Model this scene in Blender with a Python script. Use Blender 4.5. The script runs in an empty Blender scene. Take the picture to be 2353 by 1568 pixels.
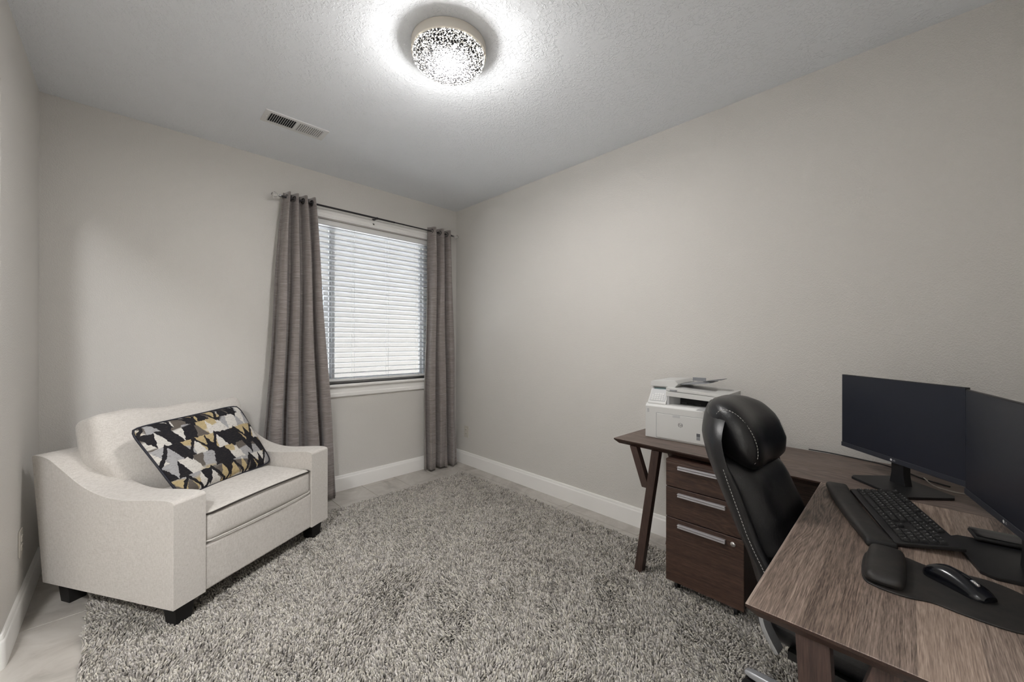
import bpy, bmesh, math, random
import numpy as np
from mathutils import Vector, Matrix

random.seed(7)
SC = bpy.context.scene
COL = SC.collection
PI = math.pi
sin, cos, rad = math.sin, math.cos, math.radians

# ------------------------------------------------------------------ camera
XR, YW, XL, YN, H = 2.5785, 3.4898, -0.3611, -0.37, 2.74      # room: right wall, window wall, left wall, near wall, ceiling
CAM_H, YAW, ROLL = 1.313, 0.7791, 0.0016
cam_d = bpy.data.cameras.new('camera'); cam = bpy.data.objects.new('camera', cam_d); COL.objects.link(cam)
Fv = Vector((sin(YAW), cos(YAW), 0.0007)).normalized()
Rv = Vector((cos(YAW), -sin(YAW), 0)); Uv = Rv.cross(Fv)
Rv, Uv = cos(ROLL) * Rv + sin(ROLL) * Uv, -sin(ROLL) * Rv + cos(ROLL) * Uv
cam.matrix_world = Matrix(((Rv.x, Uv.x, -Fv.x, 0), (Rv.y, Uv.y, -Fv.y, 0), (Rv.z, Uv.z, -Fv.z, CAM_H), (0, 0, 0, 1)))
cam_d.sensor_width = 36; cam_d.lens = 894.77 / 2353 * 36; cam_d.clip_start = 0.02; cam_d.clip_end = 200
SC.camera = cam

# ------------------------------------------------------------------ light and exposure
EXPOSURE = 0.7
SKY_STRENGTH = 6.0
SUN_ENERGY = 26.0
LAMP_W = 12.0
CEIL_FILL_W = 6.5  # added fill under the ceiling light, not a bulb
LAMP_GLOW = 16.0
HALL_FILL = 225.0  # glow of the added hall fill lamp
LAMP_COL = (1.0, 0.98, 0.955)
vs = SC.view_settings
vs.view_transform = 'Standard'; vs.look = 'None'; vs.exposure = EXPOSURE; vs.gamma = 1; vs.use_curve_mapping = False
W = bpy.data.worlds.new('sky'); SC.world = W; W.use_nodes = True
wn = W.node_tree; bg = wn.nodes['Background']
sky = wn.nodes.new('ShaderNodeTexSky'); sky.sky_type = 'HOSEK_WILKIE'; sky.turbidity = 6.0; sky.ground_albedo = 0.4
sky.sun_direction = (0.776, -0.10, 0.623)
wn.links.new(sky.outputs[0], bg.inputs[0]); bg.inputs[1].default_value = SKY_STRENGTH
sun_d = bpy.data.lights.new('sun', 'SUN'); sun_d.energy = SUN_ENERGY; sun_d.angle = 0.01; sun_d.color = (0.96, 0.98, 1.0)
sun = bpy.data.objects.new('sun', sun_d); COL.objects.link(sun)
sun.rotation_euler = Vector((0.776, -0.10, 0.623)).to_track_quat('Z', 'Y').to_euler()

# ------------------------------------------------------------------ helpers
def lin(r, g, b):
    f = lambda c: (c / 255) / 12.92 if c <= 10 else (((c / 255) + 0.055) / 1.055) ** 2.4
    return (f(r), f(g), f(b), 1)

class Mat:
    def __init__(s, name, col=(0.5, 0.5, 0.5, 1), rough=0.6, metal=0.0, spec=0.5):
        s.m = bpy.data.materials.new(name); s.m.use_nodes = True; s.t = s.m.node_tree
        s.b = s.t.nodes['Principled BSDF']
        s.set('Base Color', col); s.set('Roughness', rough); s.set('Metallic', metal); s.set('Specular IOR Level', spec)
    def set(s, k, v):
        if hasattr(v, 'is_linked'): s.t.links.new(v, s.b.inputs[k])
        else: s.b.inputs[k].default_value = v
    def node(s, typ, **kw):
        n = s.t.nodes.new('ShaderNode' + typ)
        ins = kw.pop('ins', {})
        for k, v in kw.items(): setattr(n, k, v)
        for k, v in ins.items():
            if hasattr(v, 'is_linked'): s.t.links.new(v, n.inputs[k])
            else: n.inputs[k].default_value = v
        return n
    def coord(s, scale=(1, 1, 1), rot=(0, 0, 0), loc=(0, 0, 0), kind='Object'):
        c = s.node('TexCoord'); mp = s.node('Mapping', ins={'Vector': c.outputs[kind], 'Scale': scale, 'Rotation': rot, 'Location': loc})
        return mp.outputs[0]
    def noise(s, vec, scale, detail=2.0, rough=0.5, dist=0.0):
        return s.node('TexNoise', ins={'Vector': vec, 'Scale': scale, 'Detail': detail, 'Roughness': rough, 'Distortion': dist}).outputs[0]
    def ramp(s, fac, stops, interp='LINEAR'):
        r = s.node('ValToRGB'); s.t.links.new(fac, r.inputs[0]); r.color_ramp.interpolation = interp
        e = r.color_ramp.elements
        while len(e) < len(stops): e.new(0.5)
        for el, (p, c) in zip(e, stops):
            el.position = p; el.color = c if hasattr(c, '__len__') else (c, c, c, 1)
        return r.outputs[0]
    def math(s, op, a, b=0.0, clamp=False):
        n = s.node('Math', operation=op, use_clamp=clamp)
        for i, v in enumerate((a, b)):
            if hasattr(v, 'is_linked'): s.t.links.new(v, n.inputs[i])
            else: n.inputs[i].default_value = v
        return n.outputs[0]
    def mix(s, fac, a, b, blend='MIX'):
        n = s.node('Mix', data_type='RGBA', blend_type=blend)
        for i, v in ((0, fac), (6, a), (7, b)):
            if hasattr(v, 'is_linked'): s.t.links.new(v, n.inputs[i])
            else: n.inputs[i].default_value = v
        return n.outputs[2]
    def bump(s, h, strength=0.5, dist=0.002):
        n = s.node('Bump', ins={'Strength': strength, 'Distance': dist, 'Height': h})
        s.t.links.new(n.outputs[0], s.b.inputs['Normal'])

class MB:
    """collects shapes into one mesh"""
    def __init__(s): s.v = []; s.f = []
    def add(s, vs_, fs):
        o = len(s.v); s.v += [tuple(v) for v in vs_]; s.f += [tuple(i + o for i in f) for f in fs]; return s
    def box(s, lo, hi, M=None):
        (a, b, c), (d, e, f) = lo, hi
        P = [(a, b, c), (d, b, c), (d, e, c), (a, e, c), (a, b, f), (d, b, f), (d, e, f), (a, e, f)]
        if M: P = [M @ Vector(p) for p in P]
        return s.add(P, [(3, 2, 1, 0), (4, 5, 6, 7), (0, 1, 5, 4), (1, 2, 6, 5), (2, 3, 7, 6), (3, 0, 4, 7)])
    def prism(s, poly, a, b, axis='z'):
        """poly: ccw 2-D points; axis z -> (x,y), x -> (y,z), y -> (x,z)"""
        def mk(p, h):
            return {'z': (p[0], p[1], h), 'x': (h, p[0], p[1]), 'y': (p[0], h, p[1])}[axis]
        n = len(poly)
        V = [mk(p, a) for p in poly] + [mk(p, b) for p in poly]
        Fc = [tuple(range(n))[::-1], tuple(range(n, 2 * n))] + [(i, (i + 1) % n, n + (i + 1) % n, n + i) for i in range(n)]
        if axis == 'y': Fc = [f[::-1] for f in Fc]
        return s.add(V, Fc)
    def loft(s, rings, cap=True, closed=False):
        n = len(rings[0]); V = [p for r in rings for p in r]; Fc = []
        m = len(rings)
        for j in range(m if closed else m - 1):
            for i in range(n):
                a, b = j * n, ((j + 1) % m) * n
                Fc.append((a + i, a + (i + 1) % n, b + (i + 1) % n, b + i))
        if cap and not closed:
            Fc += [tuple(range(n))[::-1], tuple(range((m - 1) * n, m * n))]
        return s.add(V, Fc)
    def tube(s, pts, r, n=8, closed=False, cap=True):
        pts = [Vector(p) for p in pts]; rings = []; m = len(pts)
        up = Vector((0, 0, 1)); prev = None
        for i, p in enumerate(pts):
            if closed: t = pts[(i + 1) % m] - pts[i - 1]
            else: t = pts[min(i + 1, m - 1)] - pts[max(i - 1, 0)]
            t.normalize()
            if prev is None:
                a = t.cross(up) if abs(t.dot(up)) < 0.95 else t.cross(Vector((1, 0, 0)))
            else: a = prev - t * prev.dot(t)
            a.normalize(); prev = a; b = t.cross(a)
            rr = r[i] if hasattr(r, '__len__') else r
            rings.append([p + rr * (cos(2 * PI * k / n) * a + sin(2 * PI * k / n) * b) for k in range(n)])
        return s.loft(rings, cap, closed)
    def lathe(s, prof, c=(0, 0, 0), n=24, axis='z', cap=True):
        rings = []
        for r, h in prof:
            ring = []
            for k in range(n):
                a = 2 * PI * k / n
                q = {'z': (r * cos(a), r * sin(a), h), 'x': (h, r * cos(a), r * sin(a)), 'y': (r * sin(a), h, r * cos(a))}[axis]
                ring.append((c[0] + q[0], c[1] + q[1], c[2] + q[2]))
            rings.append(ring)
        return s.loft(rings, cap)
    def rbox(s, c, size, r, n=6, puff=(0, 0, 0), M=None):
        """rounded box with optional puffed faces"""
        h = [x / 2 for x in size]; r = min(r, *[x * 0.999 for x in h])
        ts = sorted(set([-1 + 2 * i / n for i in range(n + 1)]))
        def grid(hh):
            k = 3; inner = hh - r; g = [-hh + r * (1 - cos(PI / 2 * i / k)) for i in range(k)]
            mid = [-inner + 2 * inner * i / n for i in range(n + 1)]
            return g + mid + [-x for x in g[::-1]]
        gx = [grid(x) for x in h]; idx = {}; V = []; Fc = []
        def vert(p):
            key = tuple(round(x, 6) for x in p)
            if key in idx: return idx[key]
            q = [max(-(h[i] - r), min(h[i] - r, p[i])) for i in range(3)]
            d = Vector([p[i] - q[i] for i in range(3)])
            if d.length > 1e-9: d = d.normalized() * r
            o = [q[i] + d[i] for i in range(3)]
            u = [o[i] / h[i] for i in range(3)]
            o2 = []
            for i in range(3):
                j, k = (i + 1) % 3, (i + 2) % 3
                o2.append(o[i] + puff[i] * u[i] * max(0, 1 - u[j] ** 2) ** 0.8 * max(0, 1 - u[k] ** 2) ** 0.8)
            o = Vector(o2) + Vector(c)
            if M: o = M @ o
            idx[key] = len(V); V.append(o); return idx[key]
        for ax in range(3):
            j, k = (ax + 1) % 3, (ax + 2) % 3
            for sg in (-1, 1):
                for a in range(len(gx[j]) - 1):
                    for b in range(len(gx[k]) - 1):
                        q = []
                        for (da, db) in ((0, 0), (1, 0), (1, 1), (0, 1)):
                            p = [0, 0, 0]; p[ax] = sg * h[ax]; p[j] = gx[j][a + da]; p[k] = gx[k][b + db]; q.append(vert(p))
                        if sg < 0: q = q[::-1]
                        q2 = []
                        for x in q:
                            if x not in q2: q2.append(x)
                        if len(q2) > 2: Fc.append(tuple(q2))
        return s.add(V, Fc)
    def build(s, name, mat, parent=None, smooth=None, bevel=0, seg=2, M=None, mats=None, kind=None):
        me = bpy.data.meshes.new(name)
        me.from_pydata([M @ Vector(v) for v in s.v] if M else s.v, [], s.f)
        bm = bmesh.new(); bm.from_mesh(me)
        bmesh.ops.recalc_face_normals(bm, faces=bm.faces)
        if bevel:
            ed = [e for e in bm.edges if len(e.link_faces) == 2 and e.calc_face_angle(0) > rad(25)]
            bmesh.ops.bevel(bm, geom=ed, offset=bevel, segments=seg, profile=0.5, affect='EDGES', clamp_overlap=True)
        bm.to_mesh(me); bm.free()
        return mesh_obj(name, me, mat, parent, smooth if smooth is not None else (35 if bevel else None), bool(bevel), kind)

def mesh_obj(name, me, mat, parent=None, smooth=None, wn_=False, kind=None):
    me.materials.append(mat.m if isinstance(mat, Mat) else mat)
    o = bpy.data.objects.new(name, me); COL.objects.link(o); o.parent = parent
    if smooth is not None:
        me.polygons.foreach_set('use_smooth', [True] * len(me.polygons))
        if smooth < 180: me.set_sharp_from_angle(angle=rad(smooth))
        if wn_:
            w = o.modifiers.new('normals', 'WEIGHTED_NORMAL'); w.keep_sharp = True
    if kind: o['kind'] = kind
    return o
def bx(name, lo, hi, mat, parent=None, bevel=0.003, seg=2, kind=None):
    return MB().box(lo, hi).build(name, mat, parent, bevel=bevel, seg=seg, kind=kind)
def thing(name, label, cat, loc=(0, 0, 0), rz=0.0, group=None):
    o = bpy.data.objects.new(name, None); COL.objects.link(o); o.empty_display_size = 0.05
    o.location = loc; o.rotation_euler = (0, 0, rz); o['label'] = label; o['category'] = cat
    if group: o['group'] = group
    return o
def struct(o, label=None):
    o['kind'] = 'structure'
    if label: o['label'] = label
    return o
def link_copy(o, parent, **kw):
    c = o.copy(); COL.objects.link(c); c.parent = parent
    for k, v in kw.items(): setattr(c, k, v)
    return c
def catmull(pts, n=8, closed=False):
    P = [Vector(p) for p in pts]; out = []; m = len(P)
    for i in range(m if closed else m - 1):
        p0 = P[i - 1] if (i > 0 or closed) else P[0]; p1 = P[i]; p2 = P[(i + 1) % m]
        p3 = P[(i + 2) % m] if (closed or i + 2 < m) else P[-1]
        for k in range(n):
            t = k / n
            out.append(0.5 * ((2 * p1) + (p2 - p0) * t + (2 * p0 - 5 * p1 + 4 * p2 - p3) * t * t + (3 * p1 - p0 - 3 * p2 + p3) * t ** 3))
    if not closed: out.append(P[-1])
    return out
def stitches(path, r=0.0009, on=0.006, off=0.0035):
    """dashed thread along a polyline"""
    mb = MB(); pts = [Vector(p) for p in path]; d = [0]
    for a, b in zip(pts, pts[1:]): d.append(d[-1] + (b - a).length)
    def at(s_):
        for i in range(len(pts) - 1):
            if s_ <= d[i + 1]: return pts[i].lerp(pts[i + 1], (s_ - d[i]) / max(1e-9, d[i + 1] - d[i]))
        return pts[-1]
    s_ = 0
    while s_ + on < d[-1]:
        mb.tube([at(s_), at(s_ + on)], r, 4); s_ += on + off
    return mb
def letter_mesh(txt, size, mb, M, depth=0.0002, shear=0.0):
    cu = bpy.data.curves.new('t', 'FONT'); cu.body = txt; cu.size = size; cu.align_x = 'CENTER'; cu.align_y = 'CENTER'; cu.shear = shear
    cu.resolution_u = 2
    ob = bpy.data.objects.new('t', cu); COL.objects.link(ob)
    me = bpy.data.meshes.new_from_object(ob)
    mb.add([M @ Vector((v.co.x, v.co.y, depth)) for v in me.vertices], [tuple(p.vertices) for p in me.polygons])
    bpy.data.objects.remove(ob); bpy.data.curves.remove(cu); bpy.data.meshes.remove(me)

# ------------------------------------------------------------------ materials
def wall_mat(name, col, bs, scale):
    m = Mat(name, col, 0.62, spec=0.35)
    v = m.coord()
    n1 = m.noise(v, scale, 3, 0.55); n2 = m.noise(v, scale * 0.35, 2, 0.5)
    h = m.math('ADD', m.ramp(n1, [(0.42, 0), (0.62, 1)]), m.math('MULTIPLY', n2, 0.8))
    m.bump(h, bs, 0.0015)
    return m
M_wall = wall_mat('painted_wall', (0.69, 0.668, 0.635, 1), 0.5, 170)
M_ceil = Mat('textured_ceiling', (0.90, 0.925, 0.96, 1), 0.75, spec=0.25)
v = M_ceil.coord()
vd = M_ceil.node('TexVoronoi', feature='DISTANCE_TO_EDGE', ins={'Vector': M_ceil.mix(0.25, v, M_ceil.node('TexNoise', ins={'Vector': v, 'Scale': 26.0, 'Detail': 3.0}).outputs[1], 'LINEAR_LIGHT'), 'Scale': 34.0}).outputs[0]
blob = M_ceil.ramp(M_ceil.noise(v, 62, 2, 0.55, 0.6), [(0.5, 0), (0.58, 1)])
flat = M_ceil.ramp(M_ceil.noise(v, 9, 2, 0.6), [(0.36, 0), (0.47, 1)])
ridge = M_ceil.ramp(vd, [(0.0, 1), (0.05, 0)])
M_ceil.bump(M_ceil.math('ADD', M_ceil.math('MULTIPLY', blob, flat), M_ceil.math('MULTIPLY', ridge, 0.35)), 0.5, 0.006)
M_trim = Mat('white_trim_paint', (0.90, 0.885, 0.86, 1), 0.35)
M_tile = Mat('grey_porcelain_tile', (0.5, 0.48, 0.45, 1), 0.38)
v = M_tile.coord((1, 1, 1), kind='Object')
tn = M_tile.noise(v, 5, 5, 0.65, 0.8)
M_tile.set('Base Color', M_tile.ramp(tn, [(0.3, lin(158, 152, 145)), (0.55, lin(186, 181, 174)), (0.8, lin(200, 196, 190))]))
M_grout = Mat('tile_grout', lin(176, 166, 150), 0.9)
M_vinyl = Mat('white_vinyl', (0.78, 0.78, 0.77, 1), 0.4)
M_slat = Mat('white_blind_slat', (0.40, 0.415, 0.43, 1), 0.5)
M_glass = Mat('window_glass', (1, 1, 1, 1), 0.0); M_glass.set('Transmission Weight', 1.0); M_glass.set('IOR', 1.02)
M_stucco = Mat('exterior_stucco', (0.155, 0.146, 0.133, 1), 0.9)
M_stucco.bump(M_stucco.noise(M_stucco.coord(), 60, 4), 0.4, 0.01)
M_conc = Mat('patio_concrete', (0.72, 0.715, 0.70, 1), 0.9)
M_rod = Mat('dark_rod_metal', lin(62, 60, 62), 0.35, 0.8)
M_chrome = Mat('polished_chrome', (0.75, 0.75, 0.76, 1), 0.12, 1.0)
M_alu = Mat('brushed_aluminium', lin(186, 184, 186), 0.5, 0.5)
M_crystal = Mat('clear_crystal', (1, 1, 1, 1), 0.02); M_crystal.set('Transmission Weight', 1.0); M_crystal.set('IOR', 1.5)
M_black = Mat('black_plastic', lin(22, 22, 24), 0.45)
M_black2 = Mat('black_soft_plastic', lin(26, 26, 27), 0.62)
M_blackmetal = Mat('black_satin_stand', lin(46, 49, 58), 0.36)
M_gloss = Mat('black_gloss_plastic', lin(14, 15, 20), 0.2)
M_screen = Mat('dark_monitor_screen', lin(28, 32, 44), 0.3)
M_dark = Mat('void_shade', (0.006, 0.006, 0.007, 1), 0.8)  # near-black colour painted as the shade inside recesses
M_white = Mat('white_print', (0.75, 0.75, 0.75, 1), 0.5)
M_print = Mat('printer_shell', lin(212, 212, 210), 0.42)
M_print2 = Mat('printer_light_grey', lin(190, 191, 192), 0.42)
M_print3 = Mat('printer_mid_grey', lin(140, 142, 146), 0.45)
M_logo = Mat('grey_logo_ink', lin(92, 94, 98), 0.5)
M_lcd = Mat('printer_display', lin(110, 130, 132), 0.2)
M_outlet = Mat('outlet_plastic', lin(205, 200, 190), 0.4)
M_legblk = Mat('black_wood_leg', lin(14, 13, 14), 0.5)

M_fab = Mat('oatmeal_linen', lin(186, 180, 172), 0.95, spec=0.15)
v = M_fab.coord()
wa = M_fab.noise(M_fab.coord((420, 420, 60)), 1.0, 2); wb = M_fab.noise(M_fab.coord((60, 60, 520)), 1.0, 2)
fl = M_fab.noise(v, 260, 3, 0.6)
fc = M_fab.mix(0.5, M_fab.ramp(wa, [(0.3, lin(184, 178, 170)), (0.6, lin(214, 209, 203))]), M_fab.ramp(wb, [(0.3, lin(186, 180, 173)), (0.6, lin(214, 209, 203))]))
M_fab.set('Base Color', M_fab.mix(M_fab.ramp(fl, [(0.64, 0), (0.74, 0.32)]), fc, lin(140, 132, 124)))
M_fab.bump(M_fab.math('ADD', wa, wb), 0.25, 0.0006); M_fab.set('Sheen Weight', 0.25)
M_welt = Mat('dark_welt_thread', lin(60, 54, 50), 0.9)

def curtain_mat():
    m = Mat('slub_curtain_fabric', lin(92, 86, 84), 0.7, spec=0.3)
    s1 = m.noise(m.coord((16, 16, 560)), 1.0, 4, 0.7); s2 = m.noise(m.coord((5, 5, 190)), 1.0, 3, 0.6)
    f = m.math('ADD', m.math('MULTIPLY', s1, 0.65), m.math('MULTIPLY', s2, 0.35))
    m.set('Base Color', m.ramp(f, [(0.36, lin(104, 96, 94)), (0.52, lin(142, 134, 131)), (0.68, lin(178, 171, 167))]))
    m.bump(f, 0.35, 0.001); m.set('Sheen Weight', 0.35); m.set('Roughness', 0.55)
    return m
M_curt = curtain_mat()

def wood(name, axis, dark, mid, light, band=0.085, bandvar=0.5, grain=1.0, rough=0.5):
    """laminate with grain running along axis (0 x, 1 y, 2 z)"""
    m = Mat(name, mid, rough, spec=0.4)
    across = [1, 0, 0][axis] if axis < 2 else 0
    c = m.node('TexCoord'); sep = m.node('SeparateXYZ', ins={0: c.outputs['Object']})
    ac = sep.outputs[across if axis < 2 else 1]
    bandf = m.math('FLOOR', m.math('DIVIDE', m.math('ADD', ac, 5.03), band))
    wn_ = m.node('TexWhiteNoise', noise_dimensions='1D', ins={'W': bandf})
    off = m.node('CombineXYZ', ins={0: m.math('MULTIPLY', wn_.outputs[0], 7.0), 1: m.math('MULTIPLY', wn_.outputs[0], 3.0), 2: m.math('MULTIPLY', wn_.outputs[0], 5.0)})
    vec = m.node('VectorMath', operation='ADD', ins={0: c.outputs['Object'], 1: off.outputs[0]}).outputs[0]
    sc = [110.0, 110.0, 110.0]; sc[axis] = 3.0
    sf = [520.0, 520.0, 520.0]; sf[axis] = 22.0
    mp1 = m.node('Mapping', ins={'Vector': vec, 'Scale': sc}).outputs[0]
    mp2 = m.node('Mapping', ins={'Vector': vec, 'Scale': sf}).outputs[0]
    big = m.noise(mp1, 0.5, 4, 0.6, 1.2)
    sw = [9.0, 9.0, 9.0]; sw[axis] = 1.3
    mpw = m.node('Mapping', ins={'Vector': vec, 'Scale': sw}).outputs[0]
    rings = m.math('SINE', m.math('MULTIPLY', m.noise(mpw, 1.0, 2, 0.45, 0.4), 150.0))
    fine = m.noise(mp2, 1.0, 3, 0.6)
    wn2 = m.node('TexWhiteNoise', noise_dimensions='1D', ins={'W': m.math('ADD', bandf, 37.3)}).outputs[0]
    rmask = m.math('MULTIPLY', m.ramp(m.noise(mpw, 0.55, 1), [(0.45, 0.15), (0.6, 1.0)]), 0.05 * grain)
    f = m.math('ADD', m.math('MULTIPLY', big, 0.34), m.math('ADD', m.math('MULTIPLY', fine, 0.56), m.math('MULTIPLY', rings, rmask)))
    f = m.math('ADD', f, m.math('MULTIPLY', m.math('SUBTRACT', wn_.outputs[0], 0.5), 0.15 * bandvar))
    col = m.ramp(f, [(0.26, dark), (0.46, mid), (0.70, light)])
    m.set('Base Color', m.mix(m.math('MULTIPLY', wn2, 0.35 * min(1.0, bandvar)), col, m.node('HueSaturation', ins={'Saturation': 0.35, 'Value': 0.88, 'Color': col}).outputs[0]))
    m.bump(m.math('ADD', fine, m.math('MULTIPLY', rings, 0.2)), 0.25, 0.0006)
    return m
M_top_y = wood('desk_laminate_lengthwise', 1, lin(62, 50, 45), lin(110, 95, 87), lin(150, 133, 122), bandvar=0.5)
M_top_x = wood('desk_laminate_return', 0, lin(70, 57, 49), lin(132, 113, 100), lin(184, 162, 145), bandvar=1.3, grain=1.6)
M_wood_z = wood('dark_walnut_upright', 2, lin(40, 29, 25), lin(68, 51, 45), lin(94, 74, 66), band=3.0)
M_wood_y = wood('dark_walnut_drawer', 1, lin(40, 28, 23), lin(76, 56, 47), lin(116, 90, 75), band=3.0)
M_edge = wood('dark_walnut_edge', 0, lin(34, 22, 18), lin(56, 38, 30), lin(76, 54, 42), band=3.0)

M_leather = Mat('black_leather', lin(20, 20, 23), 0.34, spec=0.55)
v = M_leather.coord()
M_leather.bump(M_leather.math('ADD', M_leather.noise(v, 420, 3), M_leather.math('MULTIPLY', M_leather.noise(v, 22, 3, 0.6), 1.6)), 0.22, 0.0022)
M_mesh = Mat('black_side_fabric', lin(14, 14, 16), 0.9)
M_thread = Mat('pale_thread', lin(190, 188, 184), 0.8)
M_silver = Mat('silver_arm_paint', lin(198, 200, 204), 0.24, 0.6)
M_gel = Mat('worn_black_gel_pad', lin(40, 38, 36), 0.55)
gn = M_gel.noise(M_gel.coord(), 24, 5, 0.65)
M_gel.set('Base Color', M_gel.ramp(gn, [(0.35, lin(24, 23, 23)), (0.7, lin(46, 42, 39))]))

# pile: colour from a per-tuft attribute
M_pile = Mat('shag_pile_yarn', (0.4, 0.38, 0.36, 1), 0.95, spec=0.1)
M_pile.set('Base Color', M_pile.node('Attribute', attribute_name='tuft').outputs['Color']); M_pile.set('Sheen Weight', 0.2)
M_back = Mat('rug_backing', lin(70, 66, 62), 0.95)

# throw pillow print: torn triangles and zigzags
def pillow_mat():
    m = Mat('abstract_triangle_print', (0.5, 0.5, 0.5, 1), 0.9, spec=0.15)
    c = m.node('TexCoord'); uv = c.outputs['UV']
    wob = m.node('TexNoise', ins={'Vector': uv, 'Scale': 26.0, 'Detail': 3.0}).outputs[1]
    uvw = m.mix(0.018, uv, wob, 'LINEAR_LIGHT')
    cells = m.node('Mapping', ins={'Vector': uvw, 'Scale': (9.5, 6.4, 1)}).outputs[0]
    sep = m.node('SeparateXYZ', ins={0: cells}); x, y = sep.outputs[0], sep.outputs[1]
    fx = m.math('FRACT', x); fy = m.math('FRACT', y)
    tri = m.math('GREATER_THAN', m.math('MULTIPLY', m.math('ABSOLUTE', m.math('SUBTRACT', fx, 0.5)), 2.0), fy)
    ci = m.node('CombineXYZ', ins={0: m.math('FLOOR', m.math('ADD', x, m.math('MULTIPLY', tri, m.math('GREATER_THAN', fx, 0.5)))), 1: m.math('FLOOR', y), 2: m.math('MULTIPLY', tri, 3.7)})
    wn_ = m.node('TexWhiteNoise', noise_dimensions='3D', ins={'Vector': ci.outputs[0]}).outputs[0]
    zone = m.noise(m.node('Mapping', ins={'Vector': uv, 'Scale': (0.9, 2.6, 1)}).outputs[0], 1.6, 1)
    gold, pale, grey, blk, taupe = lin(176, 158, 120), lin(202, 198, 192), lin(158, 157, 158), lin(34, 33, 37), lin(96, 90, 84)
    colA = m.ramp(wn_, [(0.0, blk), (0.30, taupe), (0.52, gold), (0.80, pale)], 'CONSTANT')
    colB = m.ramp(wn_, [(0.0, blk), (0.26, grey), (0.62, pale), (0.86, taupe)], 'CONSTANT')
    col = m.mix(m.ramp(zone, [(0.47, 0), (0.5, 1)]), colA, colB)
    zz = m.math('ABSOLUTE', m.math('SUBTRACT', m.math('FRACT', m.math('MULTIPLY', x, 0.5)), 0.5))
    stripe = m.math('LESS_THAN', m.math('ABSOLUTE', m.math('SUBTRACT', m.math('FRACT', m.math('ADD', m.math('MULTIPLY', y, 0.5), m.math('MULTIPLY', zz, 1.1))), 0.5)), 0.075)
    col = m.mix(stripe, col, blk)
    scr = m.noise(m.node('Mapping', ins={'Vector': uv, 'Scale': (30, 190, 1)}).outputs[0], 1.0, 3, 0.7)
    col = m.mix(m.ramp(scr, [(0.56, 0), (0.6, 0.45)]), col, lin(70, 62, 55))
    m.set('Base Color', col)
    m.bump(m.noise(m.coord((500, 500, 500)), 1.0, 2), 0.3, 0.0006)
    return m
M_pillow = pillow_mat()
M_navy = Mat('navy_piping', lin(20, 21, 34), 0.6)

# ------------------------------------------------------------------ room shell
T = 0.14
WX0, WX1, WZ0, WZ1 = 1.03, 2.265, 0.935, 2.36        # window opening
OY0, OY1, OZ = -0.20, 2.53, 2.358                     # opening in the left wall to the hall, near end widened for fill light
HX = -1.75                                           # far wall of the hall
struct(MB().box((XR, YN - T, 0), (XR + T, YW + T, H)).build('wall_right', M_wall))
struct(MB().box((XL - T, YW, 0), (WX0, YW + T, H)).box((WX1, YW, 0), (XR, YW + T, H)).box((WX0, YW, 0), (WX1, YW + T, WZ0)).box((WX0, YW, WZ1), (WX1, YW + T, H)).build('wall_far', M_wall))
struct(MB().box((HX - T, YN - T, 0), (XR, YN, H)).build('wall_near', M_wall))
rr = 0.02
pier = [(XL, YW), (XL - T, YW)] + [(XL - T + rr - rr * cos(a), OY1 + rr - rr * sin(a)) for a in [i * PI / 12 for i in range(7)]] + [(XL - rr + rr * sin(a), OY1 + rr - rr * cos(a)) for a in [i * PI / 12 for i in range(7)]]
wl = struct(MB().prism(pier, 0, H).box((XL - T, OY0, OZ), (XL, OY1 + rr, H)).box((XL - T, YN, 0), (XL, OY0, H)).build('wall_left', M_wall, smooth=40))
struct(MB().box((HX - T, YN, 0), (HX, YW + T, H)).build('wall_hall', M_wall))
struct(MB().box((HX, YW, 0), (XL - T, YW + T, H)).build('wall_hall_end', M_wall))
struct(MB().box((HX - T, YN - T, H), (XR + T, YW + T, H + 0.12)).build('ceiling', M_ceil))
fl_ = struct(MB().box((HX - T, YN - T, -0.12), (XR + T, YW + T, -0.003)).build('floor', M_grout))
# porcelain tiles, half-lapped, each its own piece of the floor
TW, TL_, G = 0.314, 0.610, 0.0035
x = XL - 0.009 - 5 * TW; ci_ = -5
while x < XR:
    off = 0.0 if ci_ % 2 == 0 else TL_ / 2
    y = 3.412 + off + TL_
    while y > YN:
        a0, a1 = max(x + G / 2, HX), min(x + TW - G / 2, XR); b0, b1 = max(y - TL_ + G / 2, YN), min(y - G / 2, YW)
        if a1 - a0 > 0.01 and b1 - b0 > 0.01:
            MB().box((a0, b0, -0.010), (a1, b1, 0.0)).build('tile', M_tile, fl_, bevel=0.0012, seg=1)
        y -= TL_
    x += TW; ci_ += 1

BH, BT = 0.1336, 0.016
bprof = [(0, 0), (BT, 0), (BT, BH - 0.03), (BT - 0.002, BH - 0.022), (BT - 0.005, BH - 0.018), (BT - 0.006, BH - 0.006), (BT - 0.009, BH), (0, BH)]
def baseboard(name, path):
    """sweep the profile along a floor path; the room lies to the left of the direction of travel"""
    P = [Vector((p[0], p[1], 0)) for p in path]; rings = []
    for i, p in enumerate(P):
        d0 = (P[i] - P[i - 1]).normalized() if i > 0 else (P[1] - P[0]).normalized()
        d1 = (P[i + 1] - P[i]).normalized() if i < len(P) - 1 else d0
        n0 = Vector((-d0.y, d0.x, 0)); n1 = Vector((-d1.y, d1.x, 0)); nn = (n0 + n1).normalized(); k = 1 / max(0.3, nn.dot(n0))
        rings.append([p + nn * (q[0] * k) + Vector((0, 0, q[1])) for q in bprof])
    return struct(MB().loft(rings).build(name, M_trim, smooth=30))
baseboard('baseboard_right', [(XR, YN), (XR, YW)])
baseboard('baseboard_far', [(XR, YW), (XL, YW)])
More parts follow.
